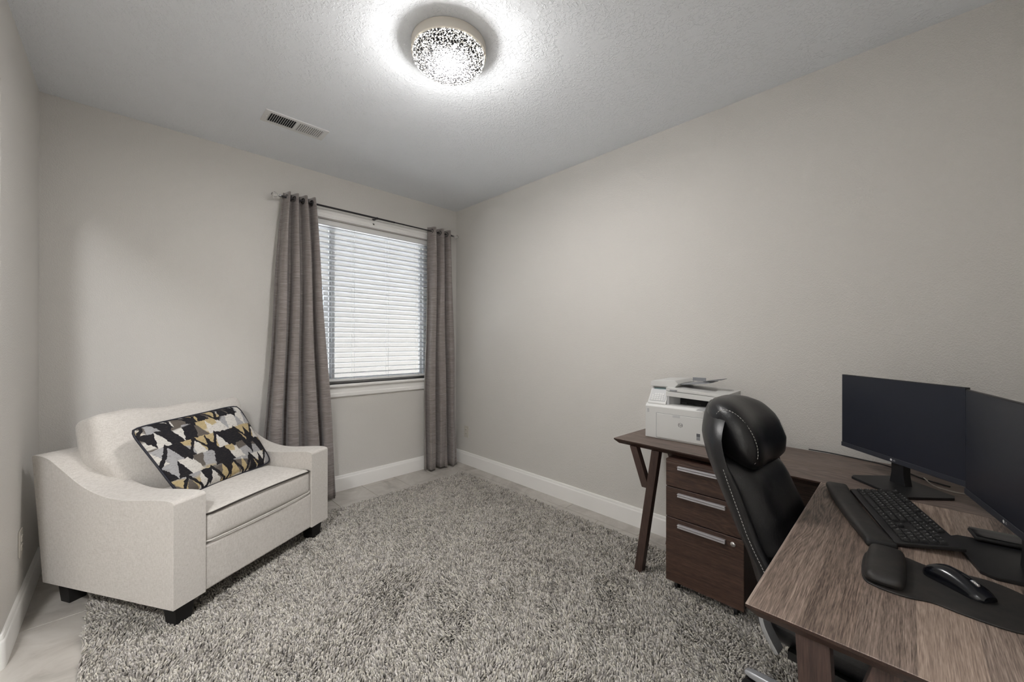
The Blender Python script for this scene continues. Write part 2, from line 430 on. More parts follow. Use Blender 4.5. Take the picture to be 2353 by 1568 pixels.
baseboard('baseboard_left', [(XL, YW), (XL, OY1 + rr)] + [(XL - rr + rr * cos(a), OY1 + rr - rr * sin(a)) for a in [i * PI / 12 for i in range(1, 7)]] + [(XL - T, OY1)])
baseboard('baseboard_near', [(XL, YN), (XR, YN)])
baseboard('baseboard_hall', [(HX, YW), (HX, YN)])

# ------------------------------------------------------------------ window
win = bpy.data.objects.new('window_1', None); COL.objects.link(win); win.location = (0, 0, 0); struct(win, 'white vinyl window behind the blind')
fy0, fy1 = YW + 0.075, YW + 0.13
MB().box((WX0, fy0, WZ0), (WX0 + 0.055, fy1, WZ1)).box((WX1 - 0.055, fy0, WZ0), (WX1, fy1, WZ1)).box((WX0 + 0.055, fy0, WZ0), (WX1 - 0.055, fy1, WZ0 + 0.022)).box((WX0 + 0.055, fy0, WZ1 - 0.022), (WX1 - 0.055, fy1, WZ1)).build('window_frame', M_vinyl, win)
mx = 1.29
for (a, b, dy) in ((WX0 + 0.055, mx + 0.02, 0.0), (mx - 0.02, WX1 - 0.055, 0.02)):
    y0, y1 = fy0 + 0.008 + dy, fy0 + 0.028 + dy; z0, z1 = WZ0 + 0.022, WZ1 - 0.022; s_ = 0.026
    sash = MB().box((a, y0, z0), (a + s_, y1, z1)).box((b - s_, y0, z0), (b, y1, z1)).box((a + s_, y0, z0), (b - s_, y1, z0 + s_)).box((a + s_, y0, z1 - s_), (b - s_, y1, z1)).build('sash', M_vinyl, win)
    MB().box((a + s_, y0 + 0.008, z0 + s_), (b - s_, y0 + 0.012, z1 - s_)).build('pane', M_glass, sash)
# stool, apron, casing with a stepped profile
cas = [(0, 0), (0.018, 0), (0.018, 0.012), (0.014, 0.016), (0.014, 0.040), (0.020, 0.046), (0.020, 0.066), (0.012, 0.072), (0, 0.072)]
MB().prism([(YW - p[0], WZ1 + 0.004 + p[1]) for p in cas], WX0 - 0.07, WX1 + 0.07, 'x').build('casing', M_trim, win, smooth=30)
for xs, sg in ((WX0, -1), (WX1, 1)):
    MB().prism([(xs + sg * p[1], YW - p[0]) for p in cas], WZ0 - 0.005, WZ1 + 0.004, 'z').build('casing', M_trim, win, smooth=30)
bx('stool', (WX0 - 0.09, YW - 0.035, WZ0 - 0.024), (WX1 + 0.09, fy0, WZ0), M_trim, win, 0.006)
MB().prism([(YW - p[0] * 0.9, WZ0 - 0.024 - p[1] * 1.25) for p in cas[::-1]], WX0 - 0.07, WX1 + 0.07, 'x').build('apron', M_trim, win, smooth=30)

# horizontal blind: every slat a part
bl = thing('venetian_blind', 'white horizontal slat blind hanging in the window between the curtains', 'blind', (0, YW + 0.046, 0))
bx('headrail', (WX0 + 0.008, -0.026, WZ1 - 0.045), (WX1 - 0.008, 0.026, WZ1 - 0.002), M_vinyl, bl, 0.003)
PITCH = 0.0452; z = WZ1 - 0.068
arc = [(-0.025 + 0.05 * i / 6, 0.0022 * (1 - ((i - 3) / 3) ** 2)) for i in range(7)]
prof = [(p[0], p[1] + 0.0022) for p in arc] + [(p[0], p[1] - 0.0022) for p in arc[::-1]]
slat0 = None; zs = []
while z > WZ0 + 0.075:
    if slat0 is None:
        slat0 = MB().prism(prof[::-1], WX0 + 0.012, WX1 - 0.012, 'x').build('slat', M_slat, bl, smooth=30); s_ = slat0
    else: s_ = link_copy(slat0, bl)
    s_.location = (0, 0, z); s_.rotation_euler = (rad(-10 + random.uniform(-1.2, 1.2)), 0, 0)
    zs.append(z); z -= PITCH
bx('bottom_rail', (WX0 + 0.012, -0.025, WZ0 + 0.022), (WX1 - 0.012, 0.025, WZ0 + 0.042), M_vinyl, bl, 0.003)
for xc in (1.13, 1.46, 1.79, 2.12):
    MB().tube([(xc, -0.027, WZ0 + 0.03), (xc, -0.027, WZ1 - 0.04)], 0.0009, 5).tube([(xc, 0.027, WZ0 + 0.03), (xc, 0.027, WZ1 - 0.04)], 0.0009, 5).build('ladder_cord', M_slat, bl)

# ------------------------------------------------------------------ curtain rod and curtains
RZ, RY = 2.436, YW - 0.085
rodt = thing('curtain_rod', 'dark metal curtain rod with crystal ball finials above the window', 'curtain rod', (0, RY, RZ))
MB().tube([(0.845, 0, 0), (1.80, 0, 0)], 0.008, 12).build('rod', M_rod, rodt, smooth=40)
MB().tube([(1.795, 0, 0), (2.475, 0, 0)], 0.0062, 12).build('inner_rod', M_rod, rodt, smooth=40)
for xe, sg in ((0.845, -1), (2.475, 1)):
    fn = MB().lathe([(0.011, 0), (0.011, sg * 0.012), (0.006, sg * 0.016), (0.006, sg * 0.022)], (xe, 0, 0), 14, 'x').build('finial', M_chrome, rodt, smooth=40)
    MB().lathe([(0.008, sg * 0.022), (0.017, sg * 0.028), (0.0225, sg * 0.040), (0.0225, sg * 0.048), (0.016, sg * 0.060), (0.006, sg * 0.066)], (xe, 0, 0), 9, 'x').build('crystal_ball', M_crystal, fn)
for xb in (0.885, 1.624, 2.45):
    MB().box((xb - 0.006, 0.0, -0.006), (xb + 0.006, 0.075, 0.004)).box((xb - 0.008, 0.071, -0.045), (xb + 0.008, 0.0845, 0.012)).lathe([(0.0105, -0.006), (0.0105, 0.006)], (xb, 0, 0), 14, 'x').build('bracket', M_rod, rodt)

def curtain(label, tops, bots, nf, amp0, amp1, seed, skew=0.0):
    """grommet panel: top edge weaves round the rod, folds relax and spread downwards"""
    rnd = random.Random(seed)
    (a0, a1), (b0, b1) = tops, bots
    t = thing('curtain', label, 'curtain', ((a0 + a1) / 2, RY, 0), 0, 'grey grommet curtains')
    ox = (a0 + a1) / 2
    NU, NV = 30 * nf, 46
    ZT, ZB = RZ + 0.042, 0.018
    ph = [rnd.uniform(-1.3, 1.3) for _ in range(2 * nf + 3)]; am = [rnd.uniform(0.45, 1.35) for _ in range(2 * nf + 3)]
    def pos(u, w):
        s = w ** 0.85
        fold = u * nf
        k = fold * 2; i = int(min(k, 2 * nf)); fr = k - i
        jit = (ph[i] * (1 - fr) + ph[i + 1] * fr) * s * 0.55
        A = (amp0 * (1 - s) + amp1 * s) * ((1 - s) + s * (am[i] * (1 - fr) + am[i + 1] * fr))
        c_ = sin(2 * PI * fold + jit + 0.9)
        fq = ((2 * PI * fold + jit + 0.9) / (2 * PI) - 0.25) % 1.0; fq = min(fq, 1 - fq)      # 0 in the valley
        deep = math.exp(-(fq / 0.105) ** 2)
        yy = (1 - s) * A * (abs(c_) ** 0.7) * (1 if c_ > 0 else -1) + s * A * (1.55 * deep - 0.75 - 0.16 * sin(4 * PI * fq + seed))
        xx = (a0 + (a1 - a0) * u) * (1 - s) + (b0 + (b1 - b0) * u) * s
        xx += 0.018 * s * sin(4 * PI * fold + jit * 2) * (b1 - b0) / 0.5 + 0.006 * sin(9 * w + 5 * u + seed)
        yy += 0.010 * s * sin(7 * u * nf + 3 * w + seed) + skew * s
        return (xx - ox, min(yy, 0.044), ZT + (ZB - ZT) * w + 0.006 * s * sin(2 * PI * fold * 1.0))
    V = [pos(i / NU, j / NV) for j in range(NV + 1) for i in range(NU + 1)]
    Fc = [(j * (NU + 1) + i, j * (NU + 1) + i + 1, (j + 1) * (NU + 1) + i + 1, (j + 1) * (NU + 1) + i) for j in range(NV) for i in range(NU)]
    p = MB().add(V, Fc).build('panel', M_curt, t, smooth=180)
    so = p.modifiers.new('cloth', 'SOLIDIFY'); so.thickness = 0.002
    for q in range(2 * nf):                      # grommets where the cloth crosses the rod
        u = (q * 0.5 - 0.9 / (2 * PI)) / nf
        if not 0.01 < u < 0.99: continue
        e = Vector(pos(u + 0.004, 0.02)) - Vector(pos(u - 0.004, 0.02)); e.z = 0; e.normalize()
        c_ = Vector(pos(u, 0.0)); c_.z = RZ
        ring = [c_ + 0.0215 * (cos(a) * e + sin(a) * Vector((0, 0, 1))) for a in [2 * PI * k / 16 for k in range(16)]]
        MB().tube(ring, 0.0045, 6, True).build('grommet', M_rod, t, smooth=60)
    return t
curtain('grey slub curtain flaring out behind the armchair, left of the window', (0.868, 1.098), (0.705, 1.262), 4, 0.036, 0.088, 3, -0.012)
curtain('grey slub curtain bunched in the corner right of the window', (2.182, 2.445), (2.125, 2.505), 3, 0.036, 0.084, 11, -0.012)

# ------------------------------------------------------------------ ceiling lamp, vent, outlets
LX, LY = 1.103, 1.553
lamp = thing('ceiling_light', 'round flush ceiling light with glowing crystal chip diffuser', 'lamp', (LX, LY, H))
MB().lathe([(0.172, 0.0), (0.178, -0.004), (0.178, -0.046), (0.172, -0.050), (0.168, -0.050)], n=64).build('base_ring', Mat('frosted_glass_ring', lin(214, 208, 198), 0.3, 0.0), lamp, smooth=40)
M_chip = Mat('lit_crystal_chips', (0.5, 0.5, 0.5, 1), 0.25)
vv = M_chip.coord()
vo = M_chip.node('TexVoronoi', feature='F1', ins={'Vector': vv, 'Scale': 165.0})
wn1 = M_chip.node('TexWhiteNoise', noise_dimensions='3D', ins={'Vector': vo.outputs['Position']}).outputs[0]
lit = M_chip.math('MULTIPLY', M_chip.math('LESS_THAN', vo.outputs[0], 0.36), M_chip.math('GREATER_THAN', wn1, 0.42))
vo2 = M_chip.node('TexVoronoi', feature='DISTANCE_TO_EDGE', ins={'Vector': vv, 'Scale': 60.0}).outputs[0]
glow = M_chip.math('ADD', M_chip.math('MULTIPLY', lit, LAMP_GLOW), M_chip.math('MULTIPLY', M_chip.ramp(vo2, [(0.0, 1), (0.07, 0)]), 0.9))
M_chip.set('Emission Color', (1.0, 0.95, 0.88, 1)); M_chip.set('Emission Strength', glow)
M_chip.set('Base Color', M_chip.ramp(wn1, [(0.2, lin(34, 34, 36)), (0.8, lin(96, 96, 98))]))
M_chip.bump(vo.outputs[0], 0.6, 0.004)
MB().lathe([(0.171, -0.046), (0.171, -0.060), (0.166, -0.078), (0.150, -0.094), (0.118, -0.106), (0.07, -0.112), (0.0005, -0.114)], n=64).build('crystal_diffuser', M_chip, lamp, smooth=50)
ld = bpy.data.lights.new('lamp_light', 'AREA'); ld.shape = 'DISK'; ld.size = 0.30; ld.energy = LAMP_W; ld.color = LAMP_COL; ld.spread = PI
lo = bpy.data.objects.new('lamp_light', ld); COL.objects.link(lo); lo.parent = lamp; lo.location = (0, 0, -0.120)
bd = bpy.data.lights.new('ceiling_fill', 'POINT'); bd.energy = CEIL_FILL_W; bd.color = LAMP_COL; bd.shadow_soft_size = 0.04  # added point light hanging below the fixture to brighten the ceiling
bo = bpy.data.objects.new('ceiling_fill', bd); COL.objects.link(bo); bo.parent = lamp; bo.location = (0, 0, -0.21)

vent = thing('ceiling_vent', 'white rectangular air vent with two banks of slots in the ceiling', 'vent', (0.79, 2.838, H))
VX, VY = 0.186, 0.080
MB().box((-VX, -VY, -0.006), (VX, -0.056, 0)).box((-VX, 0.056, -0.006), (VX, VY, 0)).box((-VX, -0.056, -0.006), (-0.158, 0.056, 0)).box((0.158, -0.056, -0.006), (VX, 0.056, 0)).box((-0.007, -0.056, -0.006), (0.007, 0.056, 0)).build('frame', M_vinyl, vent)
MB().box((-0.158, -0.056, -0.0012), (0.158, 0.056, -0.0004)).build('duct_shade', M_dark, vent)  # thin dark sheet painted as shade behind the blades, no duct modelled
for bank in (0, 1):
    for k in range(13):
        xx = (-0.155 + 0.145 * k / 12) if bank == 0 else (0.010 + 0.145 * k / 12)
        an = rad(-50) if bank == 0 else rad(42)
        Mx = Matrix.Translation((xx, 0, -0.0055)) @ Matrix.Rotation(an, 4, 'Y')
        MB().box((-0.004, -0.056, -0.0005), (0.004, 0.056, 0.0005), Mx).build('blade', M_vinyl, vent)
MB().box((-0.172, -0.006, -0.012), (-0.164, 0.006, -0.006)).build('damper_lever', M_vinyl, vent)

def outlet(label, loc, rz):
    o = thing('wall_outlet', label, 'outlet', loc, rz)            # plate faces local -y
    bx('cover_plate', (-0.037, -0.006, -0.0615), (0.037, 0, 0.0615), M_outlet, o, 0.003)
    for zz in (-0.021, 0.021):
        so = MB().rbox((0, -0.0065, zz), (0.033, 0.006, 0.028), 0.0028, 2).build('socket', M_outlet, o, smooth=50)
        for dx in (-0.0065, 0.0065):
            MB().box((dx - 0.001, -0.0099, zz - 0.003), (dx + 0.001, -0.0094, zz + 0.006)).build('slot', M_dark, so)
    return o
outlet('white double outlet low on the long wall beside the corner curtain', (XR, 3.300, 0.348), -PI / 2)
outlet('white double outlet low on the wall behind the armchair', (XL, 2.940, 0.357), PI / 2)

# ------------------------------------------------------------------ shag rug
rug = thing('shag_rug', 'thick taupe grey shag rug covering the tile floor', 'rug', (0, 0, 0))
RX0, RX1, RY0, RY1 = -0.142, 2.372, 0.03, 3.085
MB().rbox(((RX0 + RX1) / 2, (RY0 + RY1) / 2, 0.005), (RX1 - RX0 - 0.02, RY1 - RY0 - 0.02, 0.008), 0.004, 2).build('backing', M_back, rug)
def make_pile():
    rs = np.random.RandomState(5)
    sp = 0.0082
    gx, gy = np.meshgrid(np.arange(RX0 + 0.008, RX1 - 0.008, sp), np.arange(RY0 + 0.008, RY1 - 0.008, sp * 0.88))
    gx = gx + (np.arange(gx.shape[0])[:, None] % 2) * sp / 2
    x = gx.ravel() + rs.uniform(-.5, .5, gx.size) * sp * 0.8; y = gy.ravel() + rs.uniform(-.5, .5, gx.size) * sp * 0.8
    edge = 0.008 * np.sin(9 * x + 2 * y) + 0.006 * np.sin(23 * y + 3)
    cxm = np.minimum(x - RX0, RX1 - x); cym = np.minimum(y - RY0, RY1 - y)
    rc = 0.05; corner = (cxm < rc) & (cym < rc) & ((rc - cxm) ** 2 + (rc - cym) ** 2 > rc ** 2)
    keep = ~corner & (np.minimum(cxm, cym) > 0.006 + edge * 0.5)
    x, y = x[keep], y[keep]; n = x.size
    def vnoise(px, py, seed):
        r2 = np.random.RandomState(seed); tab = r2.uniform(-1, 1, (64, 64))
        ix, iy = np.floor(px).astype(int), np.floor(py).astype(int); fx, fy = px - ix, py - iy
        fx, fy = fx * fx * (3 - 2 * fx), fy * fy * (3 - 2 * fy)
        g = lambda a, b: tab[a % 64, b % 64]
        return (g(ix, iy) * (1 - fx) + g(ix + 1, iy) * fx) * (1 - fy) + (g(ix, iy + 1) * (1 - fx) + g(ix + 1, iy + 1) * fx) * fy
    # lay of the pile: broad brushed strokes plus clumps and single-yarn disorder
    u_, w_ = x * 0.80 + y * 0.60, -x * 0.60 + y * 0.80
    st = vnoise(u_ * 1.6, w_ * 4.6, 1) + 0.6 * vnoise(u_ * 4, w_ * 10, 2)
    ang = 0.9 + 2.3 * st + 1.3 * vnoise(x * 45, y * 45, 3) + rs.normal(0, .8, n)
    tilt = 0.009 + 0.006 * vnoise(x * 5, y * 5, 4) + 0.004 * vnoise(x * 34, y * 34, 6) + rs.normal(0, .003, n)
    tilt = np.clip(tilt, 0.002, 0.024)
    hgt = 0.0215 + 0.005 * vnoise(x * 26, y * 26, 7) + rs.normal(0, .0022, n)
    clx, cly = 0.0070 * vnoise(x * 70, y * 70, 8), 0.0070 * vnoise(x * 70 + 9, y * 70, 9)   # tips gather into clumps
    dx, dy = np.cos(ang) * tilt + clx, np.sin(ang) * tilt + cly
    rot = rs.uniform(0, 2 * np.pi, n)
    lev = [(0.0, 0.0036, 0.0), (0.55, 0.0047, 0.38), (0.90, 0.0043, 0.85), (1.0, 0.0016, 1.0)]
    V = np.zeros((n, 4, 3, 3), np.float32)
    for j, (hz, r, b) in enumerate(lev):
        for k in range(3):
            a = rot + 2 * np.pi * k / 3 + j * 0.5
            V[:, j, k, 0] = x + dx * b + r * np.cos(a); V[:, j, k, 1] = y + dy * b + r * np.sin(a)
            V[:, j, k, 2] = 0.004 + hgt * hz * np.sqrt(np.clip(1 - (tilt / 0.04) ** 2, .5, 1))
    faces = []
    for j in range(3):
        for k in range(3):
            k2 = (k + 1) % 3; faces.append([j * 3 + k, j * 3 + k2, (j + 1) * 3 + k2, (j + 1) * 3 + k])
    faces = np.array(faces); tip = np.array([9, 10, 11])
    nv = n * 12
    base = (np.arange(n) * 12)[:, None, None]
    q = (faces[None] + base).reshape(n, -1); t = (tip[None] + base[:, :, 0])
    loops = np.concatenate([q, t], 1).ravel()
    per = np.array([4] * 9 + [3]); tot = np.tile(per, n); start = np.concatenate([[0], np.cumsum(tot)[:-1]])
    me = bpy.data.meshes.new('pile')
    me.vertices.add(nv); me.vertices.foreach_set('co', V.reshape(-1))
    me.loops.add(loops.size); me.loops.foreach_set('vertex_index', loops.astype(np.int32))
    me.polygons.add(tot.size); me.polygons.foreach_set('loop_start', start.astype(np.int32)); me.polygons.foreach_set('loop_total', tot.astype(np.int32))
    me.polygons.foreach_set('use_smooth', np.ones(tot.size, bool))
    me.update(calc_edges=True)
    tone = rs.uniform(0, 1, n) * 0.7 + 0.3 * (0.5 + 0.5 * vnoise(x * 40, y * 40, 10)); warm = rs.uniform(0, 1, n)
    c = np.zeros((n, 12, 4), np.float32)
    lightc, darkc = np.array([0.64, 0.60, 0.57]), np.array([0.16, 0.142, 0.13])
    cc = darkc + (lightc - darkc) * np.clip(tone * 1.25, 0, 1)[:, None]
    cc[:, 2] *= 1 - 0.10 * warm; c[:, :, :3] = cc[:, None, :]; c[:, :, 3] = 1
    at = me.color_attributes.new('tuft', 'FLOAT_COLOR', 'POINT'); at.data.foreach_set('color', c.reshape(-1))
    return mesh_obj('pile', me, M_pile, rug, kind='stuff')
make_pile()

# ------------------------------------------------------------------ armchair
ac = thing('armchair', 'wide oatmeal linen armchair with sloping arms and black block feet', 'armchair', (0.145, 2.27, 0), rad(30))
AW, AD, AZ = 0.945, 0.85, 0.118
top = [(0.0, 0.585), (0.012, 0.597), (0.06, 0.600), (0.18, 0.590), (0.30, 0.580), (0.40, 0.584), (0.50, 0.606), (0.58, 0.640), (0.66, 0.688), (0.73, 0.732), (0.78, 0.752), (0.84, 0.756), (0.85, 0.745)]
tc = [(p.x, p.y) for p in catmull([(a, b, 0) for a, b in top], 4)]
for (u0, u1, fl0) in ((0.0, 0.142, -1), (AW - 0.142, AW, 1)):
    poly = [(0.0, AZ)] + tc + [(AD, AZ)]
    mb = MB(); mb.prism(poly[::-1], u0, u1, 'x')
    arm = mb.build('arm', M_fab, ac, bevel=0.022, seg=4)
    for v_ in arm.data.vertices:                       # the outer side flares a little towards the back and top
        if fl0 < 0 and v_.co.x < 0.07: v_.co.x -= 0.055 * (v_.co.y / AD) ** 1.5 * (0.35 + 0.65 * (v_.co.z - AZ) / 0.6)
    seam = [(u0 + 0.006 if fl0 < 0 else u1 - 0.006, 0.010 + (AD - 0.05) * i / 40, 0) for i in range(41)]
    def ztop(yy):
        for (a, b), (c_, d) in zip(tc, tc[1:]):
            if a <= yy <= c_: return b + (d - b) * (yy - a) / max(1e-6, c_ - a)
        return tc[-1][1]
    uu = 0.004 if fl0 < 0 else AW - 0.004
    sm = [(uu + (-0.055 * (p[1] / AD) ** 1.5 * (0.35 + 0.65 * (ztop(p[1]) - AZ) / 0.6) if fl0 < 0 else 0), p[1], ztop(p[1]) - 0.010) for p in seam]
    MB().tube(sm, 0.0014, 5).build('seam', M_welt, arm)
bx('front_rail', (0.140, 0.006, AZ), (AW - 0.140, 0.10, 0.335), M_fab, ac, 0.012, 3)
bx('seat_deck', (0.140, 0.09, AZ + 0.02), (AW - 0.140, 0.78, 0.33), M_fab, ac, 0.01)
MB().prism([(0.66, AZ), (0.845, AZ), (0.845, 0.80), (0.835, 0.82), (0.80, 0.82), (0.785, 0.80)][::-1], 0.10, AW - 0.10, 'x').build('back_panel', M_fab, ac, bevel=0.02, seg=3)
sc_ = MB().rbox((AW / 2, 0.345, 0.418), (AW - 0.288, 0.68, 0.150), 0.028, 10, (0.0, 0.006, 0.022)).build('seat_cushion', M_fab, ac, smooth=60)
def loop(zv, ins, yf=0.003):
    x0, x1, y0, y1 = 0.144 + ins, AW - 0.144 - ins, yf, 0.68
    return [(x0, y1, zv), (x0, y0 + 0.028, zv), (x0 + 0.008, y0 + 0.008, zv), (x0 + 0.028, y0, zv), (x1 - 0.028, y0, zv), (x1 - 0.008, y0 + 0.008, zv), (x1, y0 + 0.028, zv), (x1, y1, zv)]
def front_welt(zv, sag):
    pts = loop(zv, 0.0); out = []
    for i in range(len(pts) - 1):
        a, b = Vector(pts[i]), Vector(pts[i + 1])
        for k in range(8):
            p = a.lerp(b, k / 8); m_ = max(0, 1 - ((p.x - AW / 2) / ((AW - 0.288) / 2)) ** 2) if p.y < 0.03 else 0
            p.z += sag * m_; p.y -= 0.006 * m_; out.append(p)
    return out
MB().tube(front_welt(0.481, 0.010), 0.0045, 6).build('welt', M_welt, sc_, smooth=60)
MB().tube(front_welt(0.352, -0.004), 0.0045, 6).build('welt', M_fab, sc_, smooth=60)
# loose back cushion, leaning, with soft overhanging corners
Mx = Matrix.Translation((0.438, 0.635, 0.695)) @ Matrix.Rotation(rad(-17), 4, 'X') @ Matrix.Rotation(rad(1.5), 4, 'Y')
bc = MB().rbox((0, 0, 0), (0.785, 0.17, 0.47), 0.040, 12, (0.0, 0.065, 0.0), Mx)
bco = bc.build('back_cushion', M_fab, ac, smooth=60)
Mi = Mx.inverted()
for v_ in bco.data.vertices:
    q = Mi @ v_.co
    if q.z < 0: q.x *= 1 - 0.24 * min(1, -q.z / 0.20)          # squeezed between the arms lower down
    q.z += 0.006 * sin(q.x * 21) * (1 if q.z > 0.1 else 0); q.y += 0.006 * sin(q.x * 15 + q.z * 9)
    v_.co = Mx @ q
for (fx, fy, zb) in ((0.03, 0.03, 0.012), (AW - 0.105, 0.03, 0.012), (0.02, AD - 0.11, 0.0), (AW - 0.105, AD - 0.11, 0.0)):
    w = 0.086; i_ = 0.010
    MB().loft([[(fx + i_, fy + i_, zb), (fx + w - i_, fy + i_, zb), (fx + w - i_, fy + w - i_, zb), (fx + i_, fy + w - i_, zb)],
               [(fx, fy, AZ + 0.004), (fx + w, fy, AZ + 0.004), (fx + w, fy + w, AZ + 0.004), (fx, fy + w, AZ + 0.004)]]).build('foot', M_legblk, ac, bevel=0.003)

# throw pillow, on the chair, resting on the seat and leaning on the back cushion
tp = thing('throw_pillow', 'patterned throw pillow of black, gold and grey triangles on the armchair', 'pillow', (0.145, 2.27, 0), rad(30))
c00, c10, c11, c01 = Vector((0.215, 0.270, 0.508)), Vector((0.80, 0.315, 0.512)), Vector((0.675, 0.455, 0.905)), Vector((0.105, 0.47, 0.870))
nrm = ((c10 - c00).cross(c01 - c00)).normalized()
NP = 28; V = []; Fc = []; UV = []
def pil(u, w, side):
    pin = 0.025 * (1 - (2 * u - 1) ** 2)
    uu, ww = u + 0.012 * (0.5 - u) * (1 - (2 * w - 1) ** 2) , w + 0.02 * (0.5 - w) * (1 - (2 * u - 1) ** 2)
    k_ = 0.06 * (abs(2 * u - 1) ** 7) * (abs(2 * w - 1) ** 7); uu += k_ * (0.5 - u); ww += k_ * (0.5 - w)
    p = (c00 * (1 - uu) + c10 * uu) * (1 - ww) + (c01 * (1 - uu) + c11 * uu) * ww
    d = (max(0, 1 - (2 * u - 1) ** 2) * max(0, 1 - (2 * w - 1) ** 2)) ** 0.42
    return p + nrm * side * 0.062 * d
for side in (1, -1):
    o = len(V)
    for j in range(NP + 1):
        for i in range(NP + 1):
            V.append(pil(i / NP, j / NP, side)); UV.append((i / NP, j / NP * 0.72))
    for j in range(NP):
        for i in range(NP):
            q = (o + j * (NP + 1) + i, o + j * (NP + 1) + i + 1, o + (j + 1) * (NP + 1) + i + 1, o + (j + 1) * (NP + 1) + i)
            Fc.append(q if side > 0 else q[::-1])
me = bpy.data.meshes.new('cover'); me.from_pydata(V, [], Fc); uvl = me.uv_layers.new(name='UVMap')
for lp in me.loops: uvl.data[lp.index].uv = UV[lp.vertex_index]
mesh_obj('cover', me, M_pillow, tp, smooth=180)
rim = [pil(i / 20, 0, 0) for i in range(20)] + [pil(1, i / 20, 0) for i in range(20)] + [pil(1 - i / 20, 1, 0) for i in range(20)] + [pil(0, 1 - i / 20, 0) for i in range(20)]
MB().tube(rim, 0.0055, 7, True).build('piping', M_navy, tp, smooth=60)

# ------------------------------------------------------------------ L-shaped desk
ZT = 0.745
desk = thing('corner_desk', 'dark walnut laminate L-shaped desk with splayed Y legs against the long wall', 'desk', (0, 0, 0))
def desk_top(name, poly, mat, cham):
    """poly ccw; cham: inset of the undercut along each edge"""
    P = [Vector(p) for p in poly]; n = len(P); ins = []
    for i in range(n):
        a, b, c_ = P[i - 1], P[i], P[(i + 1) % n]
        d0, d1 = (b - a).normalized(), (c_ - b).normalized()
        n0, n1 = Vector((-d0.y, d0.x)), Vector((-d1.y, d1.x)); e0, e1 = cham[i - 1], cham[i]
        A_ = Matrix(((n0.x, n0.y), (n1.x, n1.y)))
        ins.append(b + A_.inverted() @ Vector((e0, e1)))
    rings = [[(p.x, p.y, ZT - 0.030) for p in ins], [(p.x, p.y, ZT - 0.008) for p in P], [(p.x, p.y, ZT) for p in P]]
    o = MB().loft(rings).build(name, mat, desk, bevel=0.0012, seg=1)
    o.data.materials.append(M_edge.m)
    for p in o.data.polygons:
        if p.normal.z < 0.5: p.material_index = 1
    return o
KL = 0.042
fx_ = lambda y, d=0.0: 2.0 + KL * (y - 0.24) + d
desk_top('long_top', [(fx_(-0.335), -0.335), (fx_(-0.335, 0.53), -0.335), (fx_(1.212, 0.53), 1.190), (fx_(1.212), 1.212)], M_top_y, [0.0, 0.0, 0.022, 0.022])
desk_top('return_top', [(0.956, -0.318), (fx_(-0.318) - 0.001, -0.318), (fx_(0.243) - 0.001, 0.243), (0.956, 0.246)], M_top_x, [0.0, 0.0, 0.020, 0.020])
def bar(a, b, wy, wx, xc):
    """straight leg member in a plane of constant x, from a=(y,z) to b=(y,z), cut level at both ends"""
    return [(a[0] - wy / 2, a[1]), (a[0] + wy / 2, a[1]), (b[0] + wy / 2, b[1]), (b[0] - wy / 2, b[1])], xc - wx / 2, xc + wx / 2
def yleg(xc, foot, topm, topb, join):
    p, a, b = bar(foot, topm, 0.044, 0.044, xc)
    l = MB().prism(p, a, b, 'x').build('leg', M_wood_z, desk, bevel=0.002)
    p, a, b = bar(join, topb, 0.042, 0.040, xc)
    MB().prism(p, a, b, 'x').build('brace', M_wood_z, l, bevel=0.002)
for xc in (2.066, 2.475):
    yleg(xc, (1.062, 0.014), (0.960, ZT - 0.028), (1.092, ZT - 0.028), (1.018, 0.50))
yleg(2.475, (-0.245, 0.0), (-0.150, ZT - 0.028), (-0.29, ZT - 0.028), (-0.205, 0.50))
for (yf, yt, yb, yj) in ((0.098, 0.134, 0.02, 0.10), (-0.20, -0.235, -0.12, -0.205)):
    p, a, b = bar((yf, 0.014), (yt, ZT - 0.028), 0.056, 0.042, 1.006)
    l = MB().prism(p, a, b, 'x').build('leg', M_wood_z, desk, bevel=0.002)
    p, a, b = bar((yj, 0.42), (yb, ZT - 0.028), 0.042, 0.034, 1.012)
    MB().prism(p, a, b, 'x').build('brace', M_wood_z, l, bevel=0.002)
MB().box((2.11, -0.25, 0.684), (2.135, 0.50, ZT - 0.029)).build('front_rail', M_wood_y, desk)
MB().box((2.455, -0.20, 0.36), (2.472, 0.98, 0.70)).build('modesty_panel', M_wood_y, desk)

